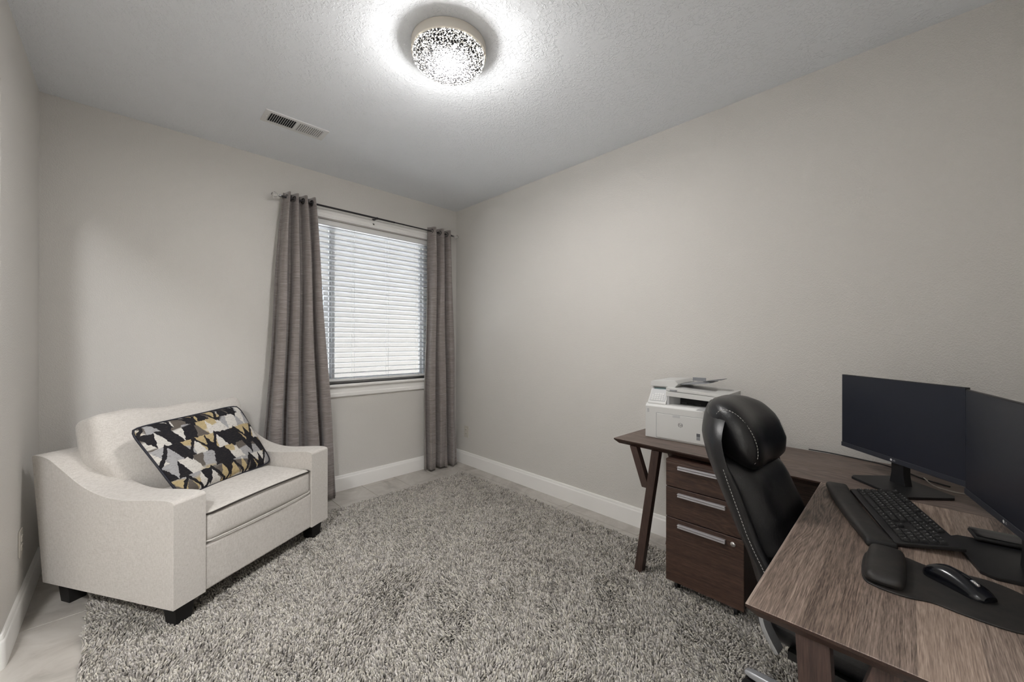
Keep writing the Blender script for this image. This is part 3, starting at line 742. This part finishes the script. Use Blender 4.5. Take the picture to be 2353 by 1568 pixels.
# ------------------------------------------------------------------ filing cabinet
fc_ = thing('filing_cabinet', 'dark walnut three drawer filing cabinet on casters under the desk', 'cabinet', (2.015, 0.705, 0))
CW, CZ0, CZ1 = 0.182, 0.068, 0.700
MB().box((0.020, -CW, CZ0 + 0.004), (0.42, CW, CZ1 - 0.016)).build('body', M_wood_z, fc_, bevel=0.0015)
MB().box((0.0, -CW, CZ1 - 0.015), (0.42, CW, CZ1)).build('cabinet_top', M_wood_y, fc_, bevel=0.0015)
for i, (z0, z1) in enumerate(((0.560, 0.684), (0.402, 0.555), (CZ0, 0.397))):
    d = MB().box((0.0, -CW, z0), (0.019, CW, z1)).build('drawer', M_wood_y, fc_, bevel=0.0012, seg=1)
    zh = z1 - 0.030 if i else z1 - 0.020
    prof = [(0.0, zh - 0.009), (-0.014, zh - 0.009), (-0.014, zh - 0.004), (-0.010, zh), (-0.010, zh + 0.004), (-0.017, zh + 0.004), (-0.017, zh + 0.009), (0.0, zh + 0.009)]
    MB().prism(prof, -0.105, 0.118, 'y').build('handle', M_alu, d, bevel=0.0006, seg=1)
    if i == 2:
        MB().lathe([(0.0001, -0.004), (0.009, -0.004), (0.0115, -0.002), (0.0115, 0.0)], (0, -0.136, zh - 0.002), 20, 'x').box((-0.0048, -0.1368, zh - 0.006), (-0.0038, -0.1352, zh + 0.002)).build('lock', M_chrome, d, smooth=40)
for (cx_, cy_) in ((0.05, -0.14), (0.05, 0.14), (0.37, -0.14), (0.37, 0.14)):
    ca = MB().lathe([(0.021, -0.009), (0.025, -0.007), (0.025, 0.007), (0.021, 0.009)], (cx_, cy_, 0.037), 18, 'y').build('caster', M_black, fc_, smooth=40)
    MB().box((cx_ - 0.012, cy_ - 0.014, 0.045), (cx_ + 0.012, cy_ + 0.014, CZ0 + 0.006)).build('fork', M_black, ca)

# ------------------------------------------------------------------ printer
pr = thing('printer', 'white laser multifunction printer with keypad on the end of the desk', 'printer', (2.214, 0.882, ZT), rad(-90 + 1.3))
MB().prism([(-0.004, 0.004), (0.0, 0.0), (0.30, 0.0), (0.30, 0.196), (0.02, 0.205), (0.006, 0.200), (-0.004, 0.186)], -0.215, 0.215, 'x').build('body', M_print, pr, bevel=0.004)
def slab(name, lo, hi, mat, par, bev=0.0015): return bx(name, lo, hi, mat, par, bev, 1)
door = slab('front_door', (-0.146, -0.0075, 0.010), (0.196, -0.002, 0.150), M_print, pr, 0.002)
slab('door_seam', (-0.1485, -0.0052, 0.008), (-0.1465, -0.0030, 0.152), M_print3, pr, 0)
slab('door_seam', (-0.1465, -0.0052, 0.1505), (0.198, -0.0030, 0.1520), M_print3, pr, 0)
slab('finger_notch', (-0.052, -0.0082, 0.137), (-0.010, -0.0070, 0.149), M_print2, door, 0.001)
slab('tray_window', (0.078, -0.0082, 0.030), (0.097, -0.0070, 0.047), M_print3, door, 0.0004)
slab('tray_window', (0.078, -0.0082, 0.048), (0.097, -0.0070, 0.066), M_logo, door, 0.0004)
slab('power_button', (-0.203, -0.0055, 0.150), (-0.191, -0.0036, 0.172), M_print2, pr, 0.0008)
lg = MB()                                                # round badge with slanted letters, printed on the door
Mg = Matrix.Translation((-0.008, -0.0079, 0.098)) @ Matrix.Rotation(rad(90), 4, 'X')
def ring_arc(a0, a1, r0, r1, n=14):
    P = [(r1 * cos(a0 + (a1 - a0) * i / n), r1 * sin(a0 + (a1 - a0) * i / n)) for i in range(n + 1)] + [(r0 * cos(a1 - (a1 - a0) * i / n), r0 * sin(a1 - (a1 - a0) * i / n)) for i in range(n + 1)]
    lg.add([Mg @ Vector((p[0], p[1], 0)) for p in P], [tuple(range(len(P)))])
for (a, b) in ((rad(-55), rad(62)), (rad(82), rad(102)), (rad(118), rad(242)), (rad(260), rad(285))):
    n_ = 12; R1, R0 = 0.0125, 0.0098
    for i in range(n_):
        t0, t1 = a + (b - a) * i / n_, a + (b - a) * (i + 1) / n_
        lg.add([Mg @ Vector(p) for p in ((R0 * cos(t0), R0 * sin(t0), 0), (R1 * cos(t0), R1 * sin(t0), 0), (R1 * cos(t1), R1 * sin(t1), 0), (R0 * cos(t1), R0 * sin(t1), 0))], [(0, 1, 2, 3)])
letter_mesh('hp', 0.0165, lg, Mg @ Matrix.Translation((0, 0.0012, 0)), 0.0, 0.35)
lg.build('badge', M_logo, door)
# sloping control panel at the left
MB().prism([(0.004, 0.199), (0.14, 0.205), (0.14, 0.305), (0.072, 0.305), (0.008, 0.212)], -0.205, -0.096, 'x').build('control_housing', M_print, pr, bevel=0.004)
P0, P1 = Vector((0, 0.008, 0.212)), Vector((0, 0.072, 0.305)); sl = (P1 - P0).normalized(); nn = Vector((0, -sl.z, sl.y))
Mp = Matrix(((1, 0, 0, -0.1505), (0, sl.y, nn.y, P0.y), (0, sl.z, nn.z, P0.z), (0, 0, 0, 1)))
cp = MB().box((-0.047, 0.006, -0.001), (0.047, 0.106, 0.0016), Mp).build('control_panel', M_print2, pr, bevel=0.0012, seg=1)
MB().box((-0.036, 0.084, 0.0014), (0.036, 0.097, 0.0022), Mp).build('display', M_lcd, cp)
for r_ in range(4):
    for c_ in range(5):
        if r_ == 3 and c_ == 0: continue
        MB().box((-0.036 + 0.0148 * c_, 0.010 + 0.0125 * r_, 0.0014), (-0.0255 + 0.0148 * c_, 0.0195 + 0.0125 * r_, 0.0034), Mp).build('button', M_print, cp)
# output bay, scanner bed, feeder
MB().box((-0.092, 0.085, 0.2045), (0.170, 0.26, 0.2555)).build('bay_shade', M_dark, pr)  # solid near-black block stands in for shade inside the bay
for xb in (-0.02, 0.055): MB().box((xb - 0.014, 0.080, 0.2053), (xb + 0.014, 0.10, 0.214)).build('bay_roller', M_black, pr)
MB().prism([(-0.094, 0.014), (-0.080, 0.014), (-0.040, 0.090), (-0.094, 0.090)], 0.203, 0.256, 'z').build('bay_cheek', M_print2, pr)
MB().box((0.170, 0.030, 0.203), (0.196, 0.29, 0.256)).build('right_post', M_print, pr, bevel=0.003)
MB().prism([(0.205, -0.090), (0.10, -0.090), (0.10, 0.165), (0.205, 0.165)], 0.2050, 0.2062, 'z').build('output_tray', M_print2, pr)
sb = MB().prism([(-0.098, 0.252), (0.215, 0.242), (0.215, 0.268), (-0.098, 0.281)], 0.010, 0.315, 'y').build('scanner_bed', M_print, pr, bevel=0.003)
MB().prism([(-0.098, 0.2825), (0.215, 0.2695), (0.215, 0.2845), (-0.060, 0.302), (-0.098, 0.304)], 0.012, 0.315, 'y').build('scanner_lid', M_print, pr, bevel=0.003)
MB().box((-0.075, 0.0095, 0.283), (-0.035, 0.0125, 0.291)).build('lid_notch', M_print3, sb)
MB().prism([(-0.205, 0.300), (-0.060, 0.300), (-0.040, 0.322), (-0.060, 0.342), (-0.19, 0.335), (-0.205, 0.325)], 0.045, 0.305, 'y').build('document_feeder', M_print, pr, bevel=0.004)
MB().prism([(-0.058, 0.312), (0.11, 0.333), (0.11, 0.336), (-0.058, 0.318)], 0.09, 0.26, 'y').build('feeder_tray', M_print3, pr, bevel=0.0008, seg=1)
MB().prism([(0.06, 0.334), (0.16, 0.352), (0.16, 0.3545), (0.06, 0.337)], 0.15, 0.25, 'y').build('tray_extension', M_logo, pr, bevel=0.0008, seg=1)
MB().box((-0.03, 0.245, 0.330), (0.045, 0.252, 0.350)).build('paper_guide', M_print3, pr, bevel=0.001, seg=1)

# ------------------------------------------------------------------ monitors
def monitor(label, left, right, zb, base_c, base_rz, bsize, nk=0.0):
    """left/right: ends of the panel as the user sees it (world xy)"""
    L_, R_ = Vector((*left, 0)), Vector((*right, 0)); w = (R_ - L_).length
    ax = (R_ - L_).normalized(); rz = math.atan2(ax.y, ax.x)
    mid = (L_ + R_) / 2
    t = thing('monitor', label, 'monitor', (mid.x, mid.y, ZT), rz)       # screen faces local -y
    z0, z1 = zb - ZT, zb - ZT + 0.327
    MB().box((-w / 2, 0.0, z0), (w / 2, 0.012, z1)).build('panel', M_black, t, bevel=0.002)
    MB().box((-w / 2 + 0.003, -0.0010, z0 + 0.020), (w / 2 - 0.003, 0.0005, z1 - 0.003)).build('screen', M_screen, t)
    bz = MB().box((-w / 2, -0.003, z0), (w / 2, 0.0, z0 + 0.019)).build('lower_bezel', M_blackmetal, t, bevel=0.001, seg=1)
    mk = MB(); Ml = Matrix.Translation((-0.008, -0.0034, z0 + 0.010)) @ Matrix.Rotation(rad(90), 4, 'X')
    mk.add([Ml @ Vector((0.0045 * cos(2 * PI * k / 16), 0.0045 * sin(2 * PI * k / 16), 0)) for k in range(16)], [tuple(range(16))])
    letter_mesh('LG', 0.0085, mk, Ml @ Matrix.Translation((0.0125, 0, 0)), 0.0)
    mk.build('badge', M_white, bz)
    MB().rbox((0, 0.026, (z0 + z1) / 2 - 0.02), (w * 0.72, 0.034, 0.24), 0.012, 3).build('rear_housing', M_black, t, smooth=50)
    inv = Matrix.Translation((mid.x, mid.y, ZT)) @ Matrix.Rotation(rz, 4, 'Z'); inv = inv.inverted()
    Mb = inv @ Matrix.Translation((base_c[0], base_c[1], ZT)) @ Matrix.Rotation(base_rz, 4, 'Z')
    bw, bd = bsize
    c_ = 0.02
    poly = [(-bw / 2 + c_, -bd / 2), (bw / 2 - c_, -bd / 2), (bw / 2, -bd / 2 + c_), (bw / 2, bd / 2 - c_), (bw / 2 - c_, bd / 2), (-bw / 2 + c_, bd / 2), (-bw / 2, bd / 2 - c_), (-bw / 2, -bd / 2 + c_)]
    MB().prism(poly, 0.0005, 0.010, 'z').build('stand_base', M_black, t, M=Mb, bevel=0.002)
    MB().loft([[(x_, y_, zz) for (x_, y_) in ((nk - ww, 0.012), (nk + ww, 0.012), (nk + ww, 0.040), (nk - ww, 0.040))] for (ww, zz) in ((0.034, 0.009), (0.026, 0.05), (0.026, 0.20))]).build('stand_neck', M_black, t, bevel=0.003)
    return t
mA = monitor('dark monitor angled in the corner, its whole screen in view', (2.338, 0.208), (1.955, -0.139), 0.837, (2.135, 0.018), math.atan2(-0.335, -0.370), (0.235, 0.205))
mB = monitor('dark monitor cut off by the edge of the photo, beside the phone', (1.872, -0.131), (1.352, -0.234), 0.837, (1.606, -0.205), math.atan2(-0.103, -0.520), (0.245, 0.20), 0.06)

# ------------------------------------------------------------------ keyboard with wrist rest
KA = math.atan2(-0.285, -0.958)
kb = thing('keyboard', 'black full-size keyboard on the desk in front of the monitors', 'keyboard', (1.751, 0.019, ZT), KA)
tiltk = Matrix.Rotation(rad(7.5), 4, 'X'); KW, KD = 0.448, 0.140
Mk = Matrix.Translation((0, 0, 0.017)) @ tiltk
MB().box((-KW / 2, -KD / 2, -0.007), (KW / 2, KD / 2, 0.004), Mk).build('case', M_black, kb, bevel=0.003)
MB().box((-KW / 2 + 0.04, KD / 2 - 0.02, -0.0232), (-KW / 2 + 0.07, KD / 2 - 0.012, -0.004), Mk).build('tilt_foot', M_black, kb)
MB().box((KW / 2 - 0.07, KD / 2 - 0.02, -0.0232), (KW / 2 - 0.04, KD / 2 - 0.012, -0.004), Mk).build('tilt_foot', M_black, kb)
U = 0.0191
rows = [
 [('Esc', 1), None, 'F1', 'F2', 'F3', 'F4', (None, .5), 'F5', 'F6', 'F7', 'F8', (None, .5), 'F9', 'F10', 'F11', 'F12', (None, .25), 'Pr', 'Sc', 'Pa'],
 ['`', '1', '2', '3', '4', '5', '6', '7', '8', '9', '0', '-', '=', ('Bk', 2), (None, .25), 'In', 'Ho', 'PU', (None, .25), 'Nm', '/', '*', '-'],
 [('Tab', 1.5), 'Q', 'W', 'E', 'R', 'T', 'Y', 'U', 'I', 'O', 'P', '[', ']', ('\\', 1.5), (None, .25), 'De', 'En', 'PD', (None, .25), '7', '8', '9', '+'],
 [('Caps', 1.75), 'A', 'S', 'D', 'F', 'G', 'H', 'J', 'K', 'L', ';', "'", ('Enter', 2.25), (None, 3.5), '4', '5', '6', '+'],
 [('Shift', 2.25), 'Z', 'X', 'C', 'V', 'B', 'N', 'M', ',', '.', '/', ('Shift', 2.75), (None, 1.25), '^', (None, 1.25), '1', '2', '3', 'En'],
 [('Ctrl', 1.25), ('Win', 1.25), ('Alt', 1.25), ('', 6.25), ('Alt', 1.25), ('Fn', 1.25), ('Mn', 1.25), ('Ctrl', 1.25), (None, .25), '<', 'v', '>', (None, .25), ('0', 2), '.', 'En'],
]
key_mesh = {}; legend = MB(); yk = KD / 2 - 0.016
for ri, row in enumerate(rows):
    xk = -22.5 * U / 2
    for it in row:
        nm, w_ = it if isinstance(it, tuple) else (it, 1.0)
        if nm is not None:
            if w_ not in key_mesh:
                hw, hd = w_ * U / 2 - 0.0013, U / 2 - 0.0016
                k_ = MB().loft([[(-hw, -hd, 0), (hw, -hd, 0), (hw, hd, 0), (-hw, hd, 0)], [(-hw + 0.0016, -hd + 0.001, 0.0055), (hw - 0.0016, -hd + 0.001, 0.0055), (hw - 0.0016, hd - 0.0018, 0.0062), (-hw + 0.0016, hd - 0.0018, 0.0062)]]).build('key', M_black2, kb, bevel=0.0007, seg=1)
                key_mesh[w_] = k_
            else: k_ = link_copy(key_mesh[w_], kb)
            k_.matrix_local = Mk @ Matrix.Translation((xk + w_ * U / 2, yk, 0.004))
            if nm: letter_mesh(nm, 0.0075 if len(nm) == 1 else 0.0046, legend, Mk @ Matrix.Translation((xk + w_ * U / 2 - (0.002 if w_ == 1 else w_ * U / 2 - 0.008), yk + 0.002, 0.0104)), 0.0003)
        xk += w_ * U
    yk -= U * (1.12 if ri == 0 else 1.0)
legend.build('key_lettering', M_white, kb, kind='stuff')
wr = thing('wrist_rest', 'long black padded wrist rest lying along the front of the keyboard', 'wrist rest', (1.714, 0.119, ZT), KA)
w_ = MB().rbox((0, 0, 0.0125), (0.505, 0.066, 0.024), 0.0115, 8, (0.004, 0.0, 0.004)).build('pad', M_gel, wr, smooth=60)
for v_ in w_.data.vertices: v_.co.y -= 0.010 * (1 - (v_.co.x / 0.25) ** 2)
MB().rbox((0.240, 0.0, 0.011), (0.036, 0.068, 0.021), 0.009, 3).build('end_cap', M_black2, wr, smooth=60)

# ------------------------------------------------------------------ mouse pad, mouse, phone
mp_ = thing('mouse_pad', 'worn black mouse pad with a raised gel wrist cushion', 'mouse pad', (1.34, -0.06, ZT))
outl = catmull([(-0.108, 0.110, 0), (-0.075, 0.135, 0), (0.06, 0.138, 0), (0.105, 0.112, 0), (0.112, 0.065, 0), (0.095, 0.022, 0), (0.104, -0.03, 0), (0.108, -0.085, 0), (0.070, -0.135, 0), (0.0, -0.155, 0), (-0.07, -0.14, 0), (-0.108, -0.09, 0), (-0.106, -0.02, 0), (-0.098, 0.02, 0), (-0.112, 0.06, 0)][::-1], 5, True)
MB().prism([(p.x, p.y) for p in outl], 0.0004, 0.0042, 'z').build('mat', M_gel, mp_, bevel=0.001, seg=1)
MB().rbox((-0.002, 0.096, 0.0145), (0.190, 0.066, 0.028), 0.0135, 8, (0.008, 0.004, 0.006)).build('gel_cushion', M_gel, mp_, smooth=60)
ms = thing('computer_mouse', 'glossy black wireless mouse resting on the mouse pad', 'mouse', (1.363, -0.083, ZT + 0.0042), math.atan2(-0.095, -0.075) - PI / 2)
rings = []
for i in range(15):                                     # local +y points to the front of the mouse
    t_ = i / 14; y_ = -0.056 + 0.114 * t_
    hw = 0.030 * (1 - (2 * t_ - 1) ** 6 * 0.42) * (1 - 0.12 * sin(PI * t_)) ; hz = 0.036 * (1 - ((t_ - 0.34) / 0.80) ** 2) if t_ > 0.34 else 0.036 * (1 - ((0.34 - t_) / 0.40) ** 2 * 0.72)
    rings.append([(hw * sg * abs(cos(a)) ** 0.75 * 1.0, y_, 0.0005 + max(0.004, hz) * (max(0, sin(a)) ** 0.85)) for a, sg in [(PI * k / 12, 1 if k <= 6 else -1) for k in range(13)]])
MB().loft(rings).build('shell', M_gloss, ms, smooth=50)
MB().lathe([(0.008, -0.003), (0.0095, -0.002), (0.0095, 0.002), (0.008, 0.003)], (0, 0.030, 0.022), 16, 'x').build('scroll_wheel', M_chrome, ms, smooth=40)
MB().tube([(0, 0.008, 0.0335), (0, 0.022, 0.0306)], 0.0012, 6).build('button_gap', M_dark, ms)
ph = thing('phone', 'flat glossy black phone lying on the monitor stand at the photo edge', 'phone', (1.738, -0.205, ZT + 0.0102), rad(8))
MB().rbox((0, 0, 0.0075), (0.074, 0.150, 0.014), 0.0068, 4).build('case', M_black2, ph, smooth=50)
MB().rbox((0, 0, 0.0147), (0.069, 0.145, 0.0018), 0.0008, 3).build('glass_face', M_gloss, ph, smooth=50)

def cable(label, pts, r, mat):
    t = MB().tube(catmull(pts, 8), r, 6).build('power_cord', mat, None, smooth=60)
    t['label'] = label; t['category'] = 'cord'; return t
cable('black cords lying along the back edge of the desk by the wall', [(2.548, 0.36, ZT + 0.003), (2.535, 0.27, ZT + 0.004), (2.510, 0.17, ZT + 0.004), (2.475, 0.08, ZT + 0.004), (2.40, 0.00, ZT + 0.004), (2.33, -0.05, ZT + 0.004), (2.28, -0.12, ZT + 0.004)], 0.0028, M_black)
cable('pale thin cord looping behind the corner monitor stand', [(2.28, -0.06, ZT + 0.0135), (2.24, -0.05, ZT + 0.03), (2.20, -0.08, ZT + 0.0145), (2.21, -0.15, ZT + 0.004), (2.28, -0.19, ZT + 0.004), (2.33, -0.15, ZT + 0.004)], 0.0018, M_outlet)

# ------------------------------------------------------------------ office chair
oc = thing('office_chair', 'black leather executive office chair with pale stitching, pulled up to the desk', 'office chair', (1.602, 0.106, 0), rad(175))
# local: +y forward, +x towards the armchair side of the room
def yc(z):
    pts = [(0.44, -0.190), (0.60, -0.232), (0.75, -0.300), (0.90, -0.368), (0.98, -0.396), (1.11, -0.418)]
    for (a, b), (c_, d) in zip(pts, pts[1:]):
        if z <= c_: return b + (d - b) * (z - a) / (c_ - a)
    return pts[-1][1]
def hwid(z):
    pts = [(0.44, 0.170), (0.52, 0.210), (0.66, 0.230), (0.85, 0.238)] + [(0.90 + 0.185 * sin(PI / 2 * i / 9), 0.012 + 0.226 * cos(PI / 2 * i / 9)) for i in range(10)]
    for (a, b), (c_, d) in zip(pts, pts[1:]):
        if z <= c_: return b + (d - b) * (z - a) / (c_ - a)
    return pts[-1][1]
def front(s, z, lift=0.0):
    return Vector((s * hwid(z), yc(z) + (0.085 - 0.05 * max(0, min(1, (0.9 - z) / 0.2)) * (1 if s < 0 else 0.4)) * abs(s) ** 2.6 + lift, z))
zl = [0.44 + 0.46 * i / 16 for i in range(16)] + [0.90 + 0.185 * sin(PI / 2 * i / 14) for i in range(15)]
rings = []
for z in zl:
    fr = [front(-1 + 2 * i / 16, z) for i in range(17)]
    tk = 1.0 if z < 0.90 else 0.35 + 0.65 * math.sqrt(max(0, 1 - ((z - 0.90) / 0.186) ** 2))
    th = lambda s: (0.052 - 0.026 * abs(s) ** 2) * tk
    bk = [front(s, z) - Vector((0, th(s), 0)) for s in [1 - 2 * i / 16 for i in range(17)]]
    rings.append(fr + bk)
shell = MB().loft(rings).build('back_shell', M_leather, oc, smooth=60)
def pad(name, x0, x1, z0, z1, bulge, par=oc, off=0.0, mat=M_leather, pw=0.55):
    """upholstered panel puffed out of the shell front"""
    NX, NZ = 18, 22; V = []
    for j in range(NZ + 1):
        z = z0 + (z1 - z0) * j / NZ
        for i in range(NX + 1):
            x_ = x0 + (x1 - x0) * i / NX
            u, w = 2 * i / NX - 1, 2 * j / NZ - 1
            d = (max(0, 1 - u ** 4) * max(0, 1 - w ** 4)) ** pw
            q = front(x_ / hwid(z), z); wr_ = 0.0025 * sin(58 * z + 6 * u) * abs(u) * d
            V.append((x_, q.y - 0.004 + off + (bulge) * d + wr_, z))
    Fc = [(j * (NX + 1) + i, j * (NX + 1) + i + 1, (j + 1) * (NX + 1) + i + 1, (j + 1) * (NX + 1) + i) for j in range(NZ) for i in range(NX)]
    return MB().add(V, Fc).build(name, mat, par, smooth=180)
pad('lumbar_cushion', -0.170, 0.165, 0.46, 0.72, 0.135)
pad('back_cushion', -0.182, 0.175, 0.600, 0.915, 0.135)
for sg in (-1, 1):
    a, b = sorted((sg * 0.166, sg * 0.232))
    pad('side_bolster', a, b, 0.50, 0.93, 0.026)
# headrest pillow rolled over the top of the back
rings = []
for i in range(25):
    t_ = -1 + 2 * i / 24; k = max(0.0, 1 - abs(t_) ** 3.2) ** 0.5
    cz, cy_ = 0.985, yc(0.985) + 0.066
    ry, rz_ = 0.014 + 0.074 * k, 0.036 + 0.086 * k
    ring = []
    for q in range(22):
        a = 2 * PI * q / 22
        yy = ry * (abs(cos(a)) ** 0.85) * (1 if cos(a) > 0 else -1); zz = rz_ * (abs(sin(a)) ** 0.9) * (1 if sin(a) > 0 else -1)
        lean = -0.36 * zz
        wr_ = 0.0022 * sin(9 * a + 3 * t_) * abs(t_) ** 2
        ring.append((0.168 * t_, cy_ + yy + lean + wr_ + 0.05 * t_ ** 2, cz + zz))
    rings.append(ring)
MB().loft(rings).build('headrest', M_leather, oc, smooth=60)
# stitching
st = MB()
for sg in (1, -1):
    edge = [front(sg * 0.985, z, -0.012) + Vector((sg * 0.004, 0, 0)) for z in [0.47 + 0.43 * i / 40 for i in range(41)]]
    inner = [front(sg * 0.70, z, 0.006) for z in [0.52 + 0.36 * i / 30 for i in range(31)]]
    arc_ = [front(sg * 0.97, 0.905 + 0.165 * sin(PI / 2 * i / 20), 0.002) for i in range(21)]
    hd = [(sg * 0.145, yc(0.985) + 0.066 + 0.05 * 0.745 + 0.0608 * cos(a) - 0.36 * 0.0898 * sin(a), 0.985 + 0.0898 * sin(a)) for a in [rad(-60 + 190 * i / 30) for i in range(31)]]
    for pth in (edge, inner, arc_, hd):
        m2 = stitches(pth, 0.0011, 0.0065, 0.0035); st.add(m2.v, m2.f)
st.build('stitching', M_thread, oc, kind='stuff')
# seat
seat = MB().rbox((0, 0.045, 0.468), (0.50, 0.50, 0.115), 0.050, 10, (0.01, 0.015, 0.022)).build('seat', M_leather, oc, smooth=60)
sp_ = [(0.253 * (abs(cos(a)) ** 0.35) * (1 if cos(a) > 0 else -1), 0.045 + 0.253 * (abs(sin(a)) ** 0.35) * (1 if sin(a) > 0 else -1), 0.478) for a in [2 * PI * i / 120 for i in range(121)]]
m2 = stitches(sp_, 0.0011, 0.0065, 0.0035); m2.build('seat_stitching', M_thread, seat, kind='stuff')
MB().box((-0.12, -0.14, 0.385), (0.12, 0.15, 0.418)).build('tilt_mechanism', M_black, oc, bevel=0.004)
MB().box((-0.035, -0.235, 0.40), (0.035, -0.12, 0.415)).box((-0.035, -0.252, 0.40), (0.035, -0.232, 0.56)).build('back_bracket', M_black, oc, bevel=0.003)
MB().lathe([(0.014, 0.39), (0.014, 0.25), (0.026, 0.25), (0.026, 0.115)], n=20).build('gas_lift', M_black, oc, smooth=40)
# looped arms: flat silver band with a padded top
def band(path, x0, x1, t):
    P = [Vector((0, a, b)) for a, b in path]; rings = []
    for i, p in enumerate(P):
        d = (P[min(i + 1, len(P) - 1)] - P[max(i - 1, 0)]).normalized(); n_ = Vector((0, -d.z, d.y))
        rings.append([(x0, *(p + n_ * t / 2)[1:]), (x1, *(p + n_ * t / 2)[1:]), (x1, *(p - n_ * t / 2)[1:]), (x0, *(p - n_ * t / 2)[1:])])
    return MB().loft(rings)
for sg in (1, -1):
    path = [(q.x, q.y) for q in catmull([(-0.125, 0.425, 0), (-0.164, 0.50, 0), (-0.160, 0.60, 0), (-0.115, 0.648, 0), (0.0, 0.652, 0), (0.13, 0.645, 0), (0.205, 0.605, 0), (0.215, 0.53, 0), (0.16, 0.45, 0), (0.09, 0.425, 0)], 6)]
    x0, x1 = sorted((sg * 0.262, sg * 0.306))
    arm = band(path, x0, x1, 0.013).build('armrest', M_silver, oc, bevel=0.003)
    MB().rbox((sg * 0.284, 0.045, 0.668), (0.056, 0.25, 0.030), 0.013, 6, (0, 0, 0.005)).build('arm_pad', M_leather, arm, smooth=60)
    MB().box((sg * 0.262 - 0.03 if sg > 0 else sg * 0.262 - 0.004, -0.11, 0.405), (sg * 0.262 + 0.004 if sg > 0 else sg * 0.262 + 0.03, 0.11, 0.428)).build('arm_bracket', M_black, arm)
# five-star base
hub = MB().lathe([(0.046, 0.075), (0.046, 0.115), (0.036, 0.128), (0.028, 0.130)], n=24).build('base_hub', M_silver, oc, smooth=40)
for k in range(5):
    a = rad(-90 - 4 + 72 * k)
    Ml = Matrix.Rotation(a, 4, 'Z')
    leg = MB().loft([[(x_, -w_, z0), (x_, w_, z0), (x_, w_ * 0.75, z1), (x_, -w_ * 0.75, z1)] for (x_, w_, z0, z1) in ((0.03, 0.030, 0.078, 0.124), (0.16, 0.026, 0.078, 0.112), (0.30, 0.020, 0.074, 0.094), (0.322, 0.014, 0.074, 0.088))]).build('base_leg', M_silver, oc, M=Ml, bevel=0.006, seg=3)
    cs = MB().lathe([(0.020, -0.022), (0.027, -0.019), (0.027, -0.004), (0.018, -0.003), (0.018, 0.003), (0.027, 0.004), (0.027, 0.019), (0.020, 0.022)], (0.300, 0, 0.039), 18, 'y').build('caster', M_black, leg, M=Ml, smooth=40)
    MB().lathe([(0.008, 0.04), (0.008, 0.076)], (0.300, 0, 0), 10).build('stem', M_black, cs, M=Ml)

# ------------------------------------------------------------------ added fill lamp, unseen beyond the opening in the left wall
hl = thing('hall_fill_lamp', 'unseen round ceiling light added in the hall to fill the room', 'lamp', (-0.80, -0.05, H))
MB().lathe([(0.15, 0.0), (0.155, -0.004), (0.155, -0.035), (0.15, -0.038)], n=40).build('base_ring', M_alu, hl, smooth=40)
M_hl = Mat('fill_lamp_glow', (0.8, 0.8, 0.8, 1), 0.4); M_hl.set('Emission Color', (0.98, 0.99, 1.0, 1)); M_hl.set('Emission Strength', HALL_FILL)  # emission set to brighten the room through the opening
MB().lathe([(0.148, -0.034), (0.140, -0.058), (0.10, -0.080), (0.0005, -0.088)], n=40).build('diffuser', M_hl, hl, smooth=50)

# ------------------------------------------------------------------ outside the window
struct(MB().box((-8, YW + T, -0.35), (12, 16, -0.15)).build('ground_patio', M_conc))
EX = 2.69
poly = [(EX, -0.2), (12.0, -0.2), (12.0, 4.6), (-6.0, 4.6), (-6.0, -0.2), (0.3, -0.2), (0.3, 2.2)]
n_ = 16; rx_ = (EX - 0.3) / 2
arch = [(0.3 + rx_ - rx_ * cos(PI * i / n_), 2.2 + 0.75 * sin(PI * i / n_)) for i in range(1, n_)] + [(EX, 2.2)]
struct(MB().prism((poly + arch)[::-1], 7.6, 7.9, 'y').build('wall_exterior', M_stucco))
struct(MB().box((-8, 13.0, -0.2), (12, 13.2, 2.2)).build('wall_garden', M_stucco))
